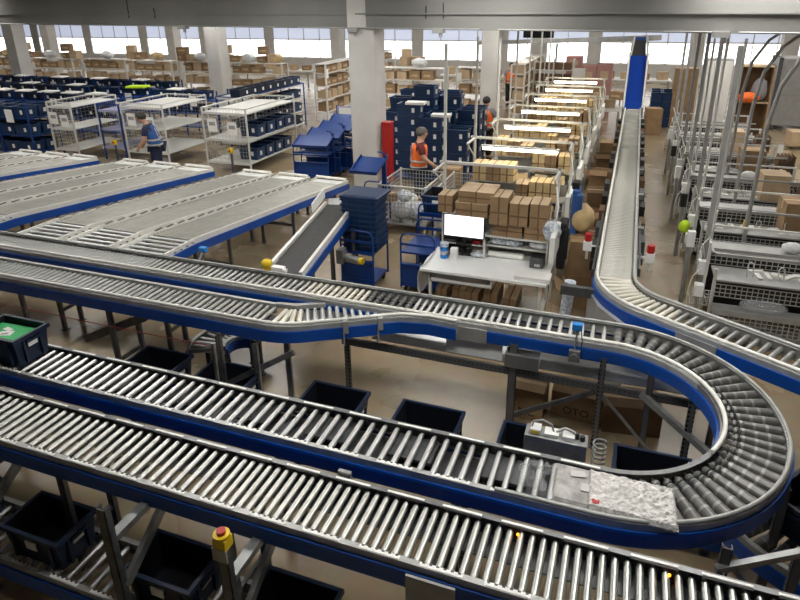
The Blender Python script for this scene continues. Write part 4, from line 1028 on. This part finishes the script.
# ------------------------------------------------------------------ storage at the back left
def far_tote_mesh(l=.58,w=.40,h=.29,m='tote'):
    b = MB(); a, c = l/2, w/2
    b.add([(-a+.03,-c+.03,0),(a-.03,-c+.03,0),(a-.03,c-.03,0),(-a+.03,c-.03,0),(-a+.012,-c+.012,h-.03),(a-.012,-c+.012,h-.03),(a-.012,c-.012,h-.03),(-a+.012,c-.012,h-.03)],[(3,2,1,0),(0,1,5,4),(1,2,6,5),(2,3,7,6),(3,0,4,7)])
    for q in ((-a,a,-c,-c+.03),(-a,a,c-.03,c),(-a,-a+.03,-c+.03,c-.03),(a-.03,a,-c+.03,c-.03)): b.box(*q,h-.035,h)
    b.add([(-a+.03,-c+.03,h-.06),(a-.03,-c+.03,h-.06),(a-.03,c-.03,h-.06),(-a+.03,c-.03,h-.06)],[(0,1,2,3)])
    b.cur = 1; b.box(.10,.17,-c-.004,-c+.02,h*.35,h*.7); b.box(a-.02,a+.004,-.06,.02,h*.35,h*.7)
    return b.mesh('tote',m,'paper')
FT = far_tote_mesh(); FT2 = far_tote_mesh(m='tote2'); FTB = far_tote_mesh(.62,.44,.33,'tote2')
def ftote(x,y,z,label,group,rz=0,me=None): return tag(obj('tote',me or random.choice((FT,FT,FT2)),None,(x,y,z),(0,0,rz)),label,'tote',group)
def rack(x0,x1,y0,y1,zs,h,label,m='white_metal',mesh=True,group=None,shelf='white_metal',cat='rack'):
    t = thing('shelf_rack',label,cat,((x0+x1)/2,(y0+y1)/2,0),0,group); a = (x1-x0)/2; d = (y1-y0)/2
    for sx in (-1,1):
        for sy in (-1,1): MB().box(sx*a-.02,sx*a+.02,sy*d-.02,sy*d+.02,0,h).build('post',m,t)
    for z in zs:
        b = MB(); b.box(-a,a,-d,d,z-.025,z); b.box(-a,a,-d-.012,-d,z-.05,z+.015); b.build('shelf',shelf,t)
    b = MB()
    for s in (-1,1): b.box(-a,a,s*d-.012,s*d+.012,h-.03,h)
    for s in (-1,1): b.box(s*a-.012,s*a+.012,-d,d,h-.03,h)
    b.build('top_frame',m,t)
    if mesh:
        b = MB(); wire_panel(b,(-a,-d,zs[0]),(2*a,0,0),(0,0,h-zs[0]-.05),14,14,.003); o = b.build('wire_end','wire',t); o['kind'] = 'stuff'
        b = MB(); wire_panel(b,(-a,d,zs[0]),(2*a,0,0),(0,0,h-zs[0]-.05),10,12,.0035); o = b.build('wire_end','wire',t); o['kind'] = 'stuff'
        b = MB(); wire_panel(b,(-a,-d,zs[0]),(0,2*d,0),(0,0,h-zs[0]-.05),12,12,.0035); o = b.build('wire_end','wire',t); o['kind'] = 'stuff'
        for sx,z in ((-.55,h-.48),(.35,h-.55)):
            b = MB(); b.obox((sx*a,-d-.03,z),(.30,.006,.36),0,.05); o = b.build('notice_sheet','paper',t)
            b = MB(); b.obox((sx*a,-d-.035,z+.04),(.20,.004,.10),0,.05); b.build('print','print_grey',o)
    return t
rack(-16.25,-15.35,13.55,15.3,(.40,1.02,1.66),1.80,'white wire rack at the left beside the tote rack, three empty shelves')
rack(-13.80,-12.35,13.9,15.85,(.42,1.10,1.70),1.82,'white wire rack with empty shelves behind the person in blue')
rack(-11.05,-9.65,13.95,16.5,(.30,.93,1.66),1.80,'white wire rack holding navy totes near the middle of the hall')
rack(-15.0,-14.2,14.2,16.0,(.40,.95,1.5),1.7,'blue-grey rack between the two left white racks',m='trolley',mesh=False,shelf='lavender')
for i in range(4):
    ftote(-10.0,14.75+.5*i,.93,'%s navy tote from the front on the middle shelf of the white rack' % ORD[i],'totes on the white rack middle shelf',0,FTB)
    ftote(-10.0,14.6+.5*i,.30,'%s navy tote from the front on the bottom shelf of the white rack' % ORD[i],'totes on the white rack bottom shelf',0,FTB)
rack(-12.75,-11.75,16.9,20.9,(.12,.60,1.10,1.58),1.62,'blue rack of navy totes in rows behind the white rack',m='trolley',mesh=False)
for j,z in enumerate((.12,.60,1.10,1.58)):
    for i in range(8): ftote(-12.0,17.15+.48*i,z,'%s navy tote from the front on the %s level of the tote rack' % (ORD[i],('bottom','second','third','top')[j]),'totes of the %s rack level' % ('bottom','second','third','top')[j],PI/2)
t = thing('shelf_rack','blue steel tote rack at the left edge','rack',(-17.6,13.7,0))
for z in (.28,.80,1.32): MB().box(-1.6,.9,-.5,.5,z-.03,z).build('shelf','trolley',t)
for x in (-1.6,-.35,.9):
    for y in (-.5,.5): MB().box(x-.02,x+.02,y-.02,y+.02,0,1.75).build('post','trolley',t)
for x in (-1.0,.25):
    o = MB().obox((x,-.56,1.38),(.30,.006,.38),0,.03).build('notice_sheet','paper',t)
for j,z in enumerate((.28,.80,1.32)):
    for i in range(4):
        for r in range(2): ftote(-18.95+.63*i,13.42+.48*r,z,'%s navy tote from the left, %s row, on the %s shelf of the left-edge rack' % (ORD[i],('front','back')[r],('bottom','middle','top')[j]),'totes on the %s shelf of the left rack' % ('bottom','middle','top')[j],0,FTB)
# long low rows of tote racks
rr = random.Random(21)
for r,(y,xa,xb) in enumerate(((16.6,-22.5,-16.6),(18.4,-26.5,-13.6),(20.4,-29,-17.2))):
    t = thing('shelf_rack','long blue tote rack, %s row at the back left' % ('first','second','third')[r],'rack',((xa+xb)/2,y,0)); a = (xb-xa)/2
    for z in (.30,.78,1.26): MB().box(-a,a,-.32,.32,z-.03,z).build('shelf','trolley',t)
    n = int(2*a/1.3)
    for i in range(n+1):
        for s in (-1,1): MB().box(-a+2*a*i/n-.02,-a+2*a*i/n+.02,s*.32-.02,s*.32+.02,0,1.6).build('post','trolley',t)
        if i % 2 == 0: MB().obox((-a+2*a*(i+.3)/n,-.36,1.22),(.30,.006,.36),.0,.04).build('notice_sheet','paper',t)
    x = xa+.35; n = 0
    while x < xb-.2:
        for z in ((.78,1.26) if r < 2 else (1.26,)): ftote(x,y,z,'%s navy tote from the left, %s shelf of the %s long blue rack' % (ORD[n],'upper' if z > 1 else 'lower',('first','second','third')[r]),'totes on the %s long rack' % ('first','second','third')[r],0)
        x += .62; n += 1
    for q in range(5):
        x = xa+(xb-xa)*(q+.6)/5.4
        if (r,q) == (1,3): tag(MB().obox((0,0,.04),(.75,.45,.08),.2).build('folded_vest','lime',None,(x+.6,y,1.555),bevel=.02),'lime green cloth lying on the tote rack','cloth')
        else: tag(MB().obox((0,0,.02),(.6,.42,.04),.3*(rr.random()-.5),.02).build('paper_pile','paper',None,(x,y,1.556)),'white papers on the %s long blue rack, %s pile from the left' % (ORD[r],ORD[q]),'paper','papers on the long racks')
# carton shelving farther back
def carton_mesh(l,w,h,m): 
    b = MB(); b.box(-l/2,l/2,-w/2,w/2,0,h); b.cur = 1; b.box(-l/2,l/2,-.025,.025,h,h+.003); b.box(-l/2+.1,l/2-.1,-w/2-.003,-w/2,h*.35,h*.6); return b.mesh('carton',m,'card_light')
CM = [carton_mesh(.46,.4,.34,'card'),carton_mesh(.40,.4,.30,'card_light'),carton_mesh(.5,.4,.26,'card'),carton_mesh(.42,.4,.36,'card_light')]
def shelf_unit(x,y,w,zs,h,label,cl,gr,rz=0,fill=.9,top=True,seed=0,d=.5):
    t = thing('carton_shelf',label,'shelf',(x,y,0),rz); a = w/2
    for z in zs: MB().box(-a,a,-d/2,d/2,z-.03,z).build('shelf','far_white',t)
    for sx in (-1,1):
        for sy in (-1,1): MB().box(sx*a-.03,sx*a+.03,sy*d/2-.03,sy*d/2+.03,0,h).build('post','far_white',t)
    MB().box(-a,a,-d/2,d/2,h-.03,h).build('shelf','far_white',t)
    MB().box(-a-.02,-a+.2,-d/2-.02,-d/2-.012,h-.55,h-.2).build('notice_sheet','paper',t)
    q = random.Random(seed); c_, s_ = math.cos(rz), math.sin(rz)
    for lv,z in enumerate(zs):
        px = -a+.3; n = 0
        while px < a-.2:
            if q.random() < fill: tag(obj('carton',q.choice(CM),None,(x+c_*px,y+s_*px,z),(0,0,rz)),'%s, %s of level %s' % (cl,ORD[n],('one','two','three','four')[lv]),'carton',gr)
            px += .53; n += 1
ULAB = ['far left','second','third','fourth','fifth','sixth','seventh','eighth','ninth','tenth']
for i in range(7):
    x = -33.5+3.0*i
    if i in (6,): x -= .2
    shelf_unit(x,24.0+.3*(i%2),2.7,(.45,1.0,1.55),2.0,'cream carton shelf at the back, %s from the left' % ULAB[i],'carton on the back carton shelf, %s unit from the left' % ULAB[i],'cartons of the %s back shelf' % ULAB[i],0,.92,seed=i)
for i in range(3): shelf_unit(-11.6-.0*i,23.2+2.6*i,2.4,(.35,.85,1.35,1.85),2.2,'tall carton shelf end-on left of the big column, %s' % ('nearest','middle','farthest')[i],'carton on the tall end-on shelf, %s one' % ('nearest','middle','farthest')[i],'cartons of the %s end-on shelf' % ('nearest','middle','farthest')[i],PI/2,.95,seed=40+i)
shelf_unit(-8.2,23.5,2.6,(.45,1.0,1.55),2.0,'carton shelf right of the big column at the back','carton on the back shelf right of the big column','cartons right of the column',0,.9,seed=60)
shelf_unit(-5.9,24.2,1.4,(.45,1.0,1.55),2.0,'narrow carton shelf left of the second column','carton on the narrow back shelf','cartons of the narrow shelf',0,.9,seed=61)
for i in range(2): shelf_unit(-4.2,25.2+2.6*i,2.4,(.3,.8,1.3,1.8),2.15,'carton shelf seen end-on behind the packing stations, %s' % ('near','far')[i],'carton on the end-on shelf behind the packing stations, %s' % ('near','far')[i],'cartons of the %s shelf behind the stations' % ('near','far')[i],PI/2,.95,seed=70+i)
for i in range(8): # piles on top of the shelves, seen against the windows
    x = (-33,-29.5,-26.5,-22.6,-19.5,-17.2,-15.2,-8.6)[i]
    for k in range(3): tag(obj('carton',CM[(i+k)%4],None,(x+.5*(k%2)-.2,24.1+.15*(i%2),2.0+.0+(.34 if k==2 else 0)),(0,0,.4*(k-1))),'%s carton of the %s loose pile on the back shelves' % (ORD[k],ORD[i]),'carton','loose cartons by the windows')
for i in range(9):
    x = (-34,-30.9,-27.9,-24.2,-21.2,-18.8,-16.2,-14.8,-8.0)[i]; bag(x,24.1 if i<8 else 23.5,2.0,.26,'%s sack on top of the back shelves, %s from the left' % (('pale','brown','pale')[i%3],ULAB[i]),('bag','kraft','bag')[i%3],(1.3,.9,.7))
# wall-side tables with goods in front of the windows
for i in range(7):
    t = thing('goods_table','long table of goods in front of the back windows, %s from the left' % ULAB[i],'table',(-38+6.2*i,31.5,0))
    MB().box(-2.4,2.4,-.6,.6,.86,.9).build('table_top','far_white',t)
    for sx in (-2.3,2.3):
        for sy in (-.5,.5): MB().box(sx-.03,sx+.03,sy-.03,sy+.03,0,.86).build('leg','grey_metal',t)
    for k in range(6): tag(obj('carton',CM[(i*3+k)%4],None,(-38+6.2*i-2+.8*k,31.5,.9),(0,0,.3*((i+k)%3-1))),'%s carton from the left on the %s table before the windows' % (ORD[k],ORD[i]),'carton','cartons on the window tables')
# navy tote stacks behind the worker with the cage
rr = random.Random(5)
for i in range(4):
    for j in range(4):
        x = -6.05+.64*i+.04*rr.random(); y = 14.95+.62*j+.2*(i%2)
        if i == 0 and j == 0: continue
        n = (5,6,5,4)[i]+(1 if j >= 2 else 0)-(1 if rr.random() < .3 else 0)
        for k in range(n):
            ftote(x,y,.12+.302*k,'navy tote, %s from the floor in column %s, row %s behind the person in maroon' % (ORD[k],('one','two','three','four')[i],('one','two','three','four')[j]),'stacked totes behind the big column',.06*(rr.random()-.5),FTB)
for k,(x,y,z) in enumerate(((-5.2,15.0,1.96),(-4.55,15.1,1.66))): tag(MB().obox((0,0,.03),(.5,.3,.06),.1,.02).build('paper_pile','paper',None,(x,y,z)),'white sheets on the navy tote stacks, %s pile' % ('left','right')[k],'paper')
for i in range(3):
    for k in range(6): ftote(-6.6+.66*i,18.6,.302*k,'navy tote, %s from the floor in the %s rear stack beyond the column' % (ORD[k],ORD[i]),'rear tote stacks',0,FTB)
t = thing('pallet_base','low dolly under the navy tote stacks','dolly',(-5.1,15.9,0)); MB().box(-1.3,1.3,-1.2,1.3,.06,.115).build('deck','trolley',t)
for sx in (-1.1,1.1):
    for sy in (-1,1.1): b = MB(); wheel(b,sx,sy,.03); b.build('caster','black',t)
for k in range(4): ftote(-3.3,18.6+.5*k,0,'%s navy tote from the front on the floor beside the second person' % ORD[k],'totes beside the second person',0,FTB)
t = thing('display_board','pale notice board on a stand left of the big column','board',(-8.1,17.3,0)); MB().box(-.5,.5,-.02,.02,1.0,1.42).build('panel','lavender',t); MB().box(-.42,.1,-.03,-.02,1.05,1.38).build('notice_sheet','paper',t)
for x in (-.5,.5): MB().box(x-.02,x+.02,-.02,.02,0,1.45).build('leg','trolley',t)
# television and hanging things
t = thing('television','black television hanging from the ceiling beyond the stations','television',(-3.28,22.4,3.20)); MB().box(-.52,.52,-.04,.04,0,.42).build('screen','screen',t,bevel=.01); MB().box(-.03,.03,.02,.05,.42,2.0).build('hanger','dark_steel',t)
# goods beyond the packing stations
t = thing('carton_shelf','white shelf of dark boxes beyond the packing stations','shelf',(-3.05,25.6,0))
for z in (.5,.95,1.4,1.85): MB().box(-.75,.75,-.25,.25,z-.03,z).build('shelf','far_white',t)
for sx in (-.75,0,.75): MB().box(sx-.025,sx+.025,-.25,.25,0,2.25).build('post','far_white',t)
for z in (.5,.95,1.4,1.85):
    for i in range(4): tag(MB().box(-.14,.14,-.2,.2,0,.26).build('dark_box','card_dark',None,(-3.6+.36*i,25.55,z)),'%s dark box from the left at height %s on the shelf beyond the stations' % (ORD[i],{.5:'one',.95:'two',1.4:'three',1.85:'four'}[z]),'box','dark boxes beyond the stations')
for i,(x,y,z,l,h) in enumerate(((-2.35,26.5,1.9,.6,.7),(-1.75,26.5,1.3,.55,1.2),(-1.15,26.5,1.3,.6,1.3))):
    t = thing('tall_carton','tall pinkish printed carton by the windows, %s of three' % ('left','middle','right')[i],'carton',(x,y,0)); MB().box(-l/2,l/2,-.3,.3,0,z+h*.55).build('body','pink',t); MB().box(-l*.25,l*.25,-.306,-.30,z+h*.1,z+h*.35).build('printed_square','card_light',t)
tag(MB().box(-.22,.22,-.05,.05,0,2.0).build('upright_board','laminate',None,(-2.0,24.6,0)),'white upright panel in front of the pinkish cartons','panel')
for i in range(7): tag(obj('carton',CM[i%4],None,(-2.6+.36*i,22.2+.25*(i%3),.0+(.9 if i%2 else 1.25)),(0,0,.5*(i%3-1))),'%s carton from the left in the heap left of the blue chute' % ORD[i],'carton','cartons left of the blue chute')
t = thing('goods_table','white table under the carton heap left of the blue chute','table',(-1.5,22.4,0)); MB().box(-1.5,1.2,-.5,.6,.86,.895).build('table_top','far_white',t); MB().box(-1.5,1.2,-.1,.6,1.2,1.245).build('raised_shelf','far_white',t)
for sx in (-1.4,1.1):
    for sy in (-.45,.55): MB().box(sx-.025,sx+.025,sy-.025,sy+.025,0,1.22 if sy>0 else .86).build('leg','grey_metal',t)
for i in range(4):
    for k in range(4): ftote(.85+.0*i+.34*(i%2),24.6+.6*(i//2),.0+.302*k,'dark tote, %s up in the %s stack right of the blue chute' % (ORD[k],ORD[i]),'black totes right of the blue chute',PI/2,FTB)
b = MB(); b.beam((-7.0,30.0,2.55),(.6,24.5,3.12),.5,.18); o = b.build('incline_conveyor','grey_metal'); tag(o,'grey inclined conveyor rising toward the blue chute far back','conveyor')
b2 = MB(); 
for q in (.1,.5,.9): b2 = MB(); p = Vector((-7.0,30.0,2.45)).lerp(Vector((.6,24.5,3.0)),q); b2.box(p.x-.04,p.x+.04,p.y-.04,p.y+.04,0,p.z); b2.build('leg','grey_metal',o)

# ------------------------------------------------------------------ white stations right of the aisle
def rstation(k,y,label):
    t = thing('packing_station',label,'workstation',(1.22,y,0),0,'white stations right of the aisle'); Wd = 2.0
    b = MB(); b.box(.12,Wd,-.12,.40,.775,.80); b.build('desktop','grey_metal',t)
    b = MB(); b.box(.05,Wd,.52,.86,.985,1.005); b.box(.05,Wd,.50,.52,.95,1.03); b.build('rear_shelf','grey_metal',t)
    b = MB(); b.box(.12,Wd,-.32,-.05,.40,.42); b.box(.12,Wd,-.34,-.32,.38,.46); b.build('lower_shelf','grey_metal',t)
    b = MB(); wire_panel(b,(.14,-.13,.56),(Wd-.16,0,0),(0,0,.18),28,3,.005); o = b.build('wire_front','wire',t); o['kind'] = 'stuff'
    b = MB(); wire_panel(b,(.10,.46,.80),(Wd-.12,0,0),(0,0,.19),26,3,.005); o = b.build('wire_front','wire',t); o['kind'] = 'stuff'
    b = MB(); wire_panel(b,(.10,.90,.60),(Wd-.12,0,0),(0,0,.40),26,6,.004); o = b.build('wire_back','wire',t); o['kind'] = 'stuff'
    b = MB(); b.box(.10,Wd-.02,.93,.945,.05,1.0); b.build('back_panel','dark_steel',t)  # added dark sheet, the interior's shade behind the mesh put into its colour
    b = MB(); b.box(.10,Wd-.02,.50,.51,.10,.95); b.build('shade_panel','black',t)  # black sheet stands in for the shade under the desk
    b = MB(); b.box(.05,Wd,.86,1.45,.60,.62); b.box(.05,Wd,1.44,1.455,.60,.68); b.build('rear_tray','grey_metal',t)
    b = MB(); wire_panel(b,(.14,-.33,.16),(Wd-.16,0,0),(0,0,.22),28,4,.005); o = b.build('wire_front','wire',t); o['kind'] = 'stuff'
    b = MB(); b.box(.14,Wd-.02,-.33,.0,.12,.14); b.build('bottom_shelf','grey_metal',t)
    b = MB(); b.box(.06,Wd,.9,.93,1.22,1.25); b.build('back_bar','white_metal',t)
    b = MB(); b.box(.02,Wd+.0,-.24,-.21,1.20,1.23); b.box(.02,.05,-.24,.34,1.20,1.23); b.build('front_bar','grey_metal',t)
    for x in (.12,Wd-.04):
        for yy in (-.10,.85): MB().box(x-.02,x+.02,yy-.02,yy+.02,0,.95 if yy<0 else 1.25).build('leg','white_metal',t)
    MB().box(-.03,.03,.29,.35,0,3.84).build('tall_post','grey_metal',t)
    MB().box(-.03,.0,-.20,-.15,0,1.35).build('side_post','white_metal',t)
    b = MB(); b.beam((.02,.32,1.25),(-.10,-.15,1.55),.02,.02); b.beam((.0,.3,.95),(-.09,.0,1.25),.02,.02); b.beam((.04,.28,1.35),(.02,-.02,1.75),.018,.018); b.build('strut','laminate',t)
    b = MB(); b.box(-.10,.03,-.02,.08,.80,1.0); b.build('switch_box','laminate',t)
    b = MB(); b.box(-.14,-.03,-.36,-.24,.62,.78); b.build('outlet_box','laminate',t)
    b = MB(); wire_panel(b,(-.16,-.30,.48),(.26,0,0),(0,0,.22),5,4,.005); wire_panel(b,(-.16,-.30,.48),(.26,0,0),(0,.3,0),5,5,.004); b.build('wire_basket','wire',t)['kind'] = 'stuff'
    b = MB(); b.tube([(-.05,-.02,.9),(-.16,-.1,.8),(-.20,-.14,.55),(-.18,-.15,.3)],.008,5); b.tube([(.02,.2,1.3),(-.08,.1,1.2),(-.12,0,.95)],.007,5); b.build('cable','white_rail',t)
    q = random.Random(k*7)
    b = MB()
    for j in range(4):
        x = .45+.42*j+.1*q.random(); h = .14+.06*q.random(); b.tube([(x,.1,.80),(x,.12,.80+h),(x+.03,.13,.83+h),(x+.07,.14,.80+h),(x+.08,.14,.80)],.010,5)
    b.build('wire_hook','white_metal',t)['kind'] = 'stuff'
    b = MB()
    for j in range(24): b.obox((.3+1.6*q.random(),.05+.3*q.random(),.812),(.10+.12*q.random(),.05+.05*q.random(),.02),q.random()*3)
    b.build('paper_scrap','paper',t)['kind'] = 'stuff'
    return t
RN = ['nearest','second','third','fourth','fifth','sixth']
RY = [8.72+2.05*k for k in range(6)]
for k,nm in enumerate(RN):
    rstation(k,RY[k],'%s white wire station right of the aisle' % nm)
    bag(1.22+.75,RY[k]-.20,.42,.14,'clear wrapped bundle on the lower shelf of the %s right station' % nm,'film',(2.2,.7,.7))
    bag(1.22+1.15+.3*(k%2),RY[k]+.68,1.006,.10,'crumpled white bag on the rear shelf of the %s right station' % nm,'bag',(1.5,.9,.8))
for i,(x,y,z) in enumerate(((2.75,11.15,.802),(2.70,12.95,.802),(2.62,15.05,.802),(2.5,17.2,.802))):
    carton(x,y,z,.46,.5,.50,'open brown carton on the %s station right of the aisle' % RN[i+1],.06,'card_light' if i%2 else 'card',False)
    t = thing('carton_divider','dark folded cartons beside the open box on the %s right station' % RN[i+1],'carton',(x+.50,y+.05,z)); 
    for j in range(5): MB().obox((.08*j,0,.20),(.012,.40,.40),0,0,.25-.06*j).build('folded_sheet','card_dark',t)
tag(MB().box(-.04,.04,-.04,.04,0,.16).build('bottle','yellow',None,(2.0,RY[1]+.1,.80),bevel=.015),'small yellow bottle on the second station right of the aisle','bottle')
bag(1.05,RY[1]-.2,.75,.09,'yellow rag tied to the side of the second right station','lime',(1,1,1.2))
for i,y in enumerate((10.30,12.35,14.40)):
    o = MB().tube([(1.9+.1*i,y,0),(1.92+.1*i,y,2.6),(2.0+.1*i,y+.02,3.2),(2.2+.12*i,y+.05,3.62),(2.45+.15*i,y+.08,3.86)],.03,8).build('bent_pipe','grey_metal'); tag(o,'grey pipe bending right at the top above the right stations, %s' % ('nearest','second','farthest')[i],'pipe')
for i,y in enumerate((10.32,12.37,14.42,16.47)):
    o = MB().cyl((1.45,y,0),(1.45,y,3.86),.022,8).build('cable_pole','white_metal'); tag(o,'slim pole from floor to beam among the right stations, %s' % RN[i],'pole')
for k in range(5):
    tag(MB().obox((0,0,.12),(.10,.08,.24),.2).build('hand_scanner','black' if k%2 else 'laminate',None,(1.05,9.4+2.0*k,.95)),'hand scanner hung at the aisle side of the %s right station' % RN[k],'scanner')
    tag(MB().cyl((0,0,0),(0,0,.95),.03,8).build('scanner_stand','grey_metal',None,(1.05,9.4+2.0*k,0)),'thin scanner stand at the aisle side of the %s right station' % RN[k],'stand')
# far right
t = thing('grey_machine','large grey panelled machine at the right edge far back','machine',(5.9,25.4,0)); MB().box(-1.25,2.5,-.5,.8,.15,2.45).build('housing','grey_metal',t,bevel=.02); MB().box(-1.28,-1.15,-.53,.8,.1,2.47).build('edge_panel','dark_steel',t); MB().box(-1.1,2.4,-.51,-.50,1.2,1.23).build('seam','mid_steel',t)
for x in (-1.0,2.2): MB().box(x-.06,x+.06,-.4,.7,0,.15).build('foot','dark_steel',t)
t = thing('white_cabinet','tall white cabinet beyond the right stations','cabinet',(2.45,22.0,0)); MB().box(-.38,.38,-.3,.3,0,2.65).build('body','grey_metal',t); MB().box(-.36,.36,-.31,-.30,.1,2.6).build('door','far_white',t)
t = thing('box_shelf','brown box shelf beyond the right stations','shelf',(3.55,22.3,0)); MB().box(-.5,-.45,-.3,.3,0,2.45).build('side','card',t); MB().box(.45,.5,-.3,.3,0,2.45).build('side','card',t); MB().box(-.5,.5,-.3,.3,2.4,2.45).build('top','card_light',t); MB().box(-.45,.45,.2,.25,.2,2.4).build('back','card_dark',t); MB().box(-.45,.45,-.3,.2,1.3,1.34).build('shelf','card_light',t)
bag(3.4,21.9,1.34,.26,'orange cloth heaped on the brown box shelf','orange',(1.3,.8,.6)); bag(3.7,22.1,1.34,.3,'grey bag on the brown box shelf','greycloth',(.8,.6,1.2))
carton(1.75,24.6,0,.8,.7,2.1,'large brown carton stack beyond the slim poles',0,'card'); carton(.75,22.9,0,.5,.5,.9,'brown carton right behind the blue chute foot',.2,'card')
carton(5.1,21.9,.12,.8,.6,.42,'brown carton on a low dolly on the right floor',.1,'card_light')
t = thing('dolly','low dolly under the right floor carton','dolly',(5.1,21.9,0)); MB().box(-.4,.4,-.3,.3,.08,.118).build('deck','wood',t)
for sx in (-.3,.3): b = MB(); wheel(b,sx,-.2,.04); wheel(b,sx,.2,.04); b.build('casters','black',t)
tag(MB().box(-.05,.05,-.03,.03,0,1.0).build('bollard','laminate',None,(3.6,17.2,0)),'short white post on the floor right of the stations','post')
t = thing('side_cart','pale cart cut by the right edge','cart',(4.05,14.6,0)); MB().box(-.4,.4,-.5,.5,.5,.54).build('tray','laminate',t); MB().box(-.4,.4,-.5,-.46,.54,1.1).build('end_board','laminate',t)
for sx in (-.38,.38):
    for sy in (-.46,.46): MB().box(sx-.02,sx+.02,sy-.02,sy+.02,0,.5).build('leg','grey_metal',t)
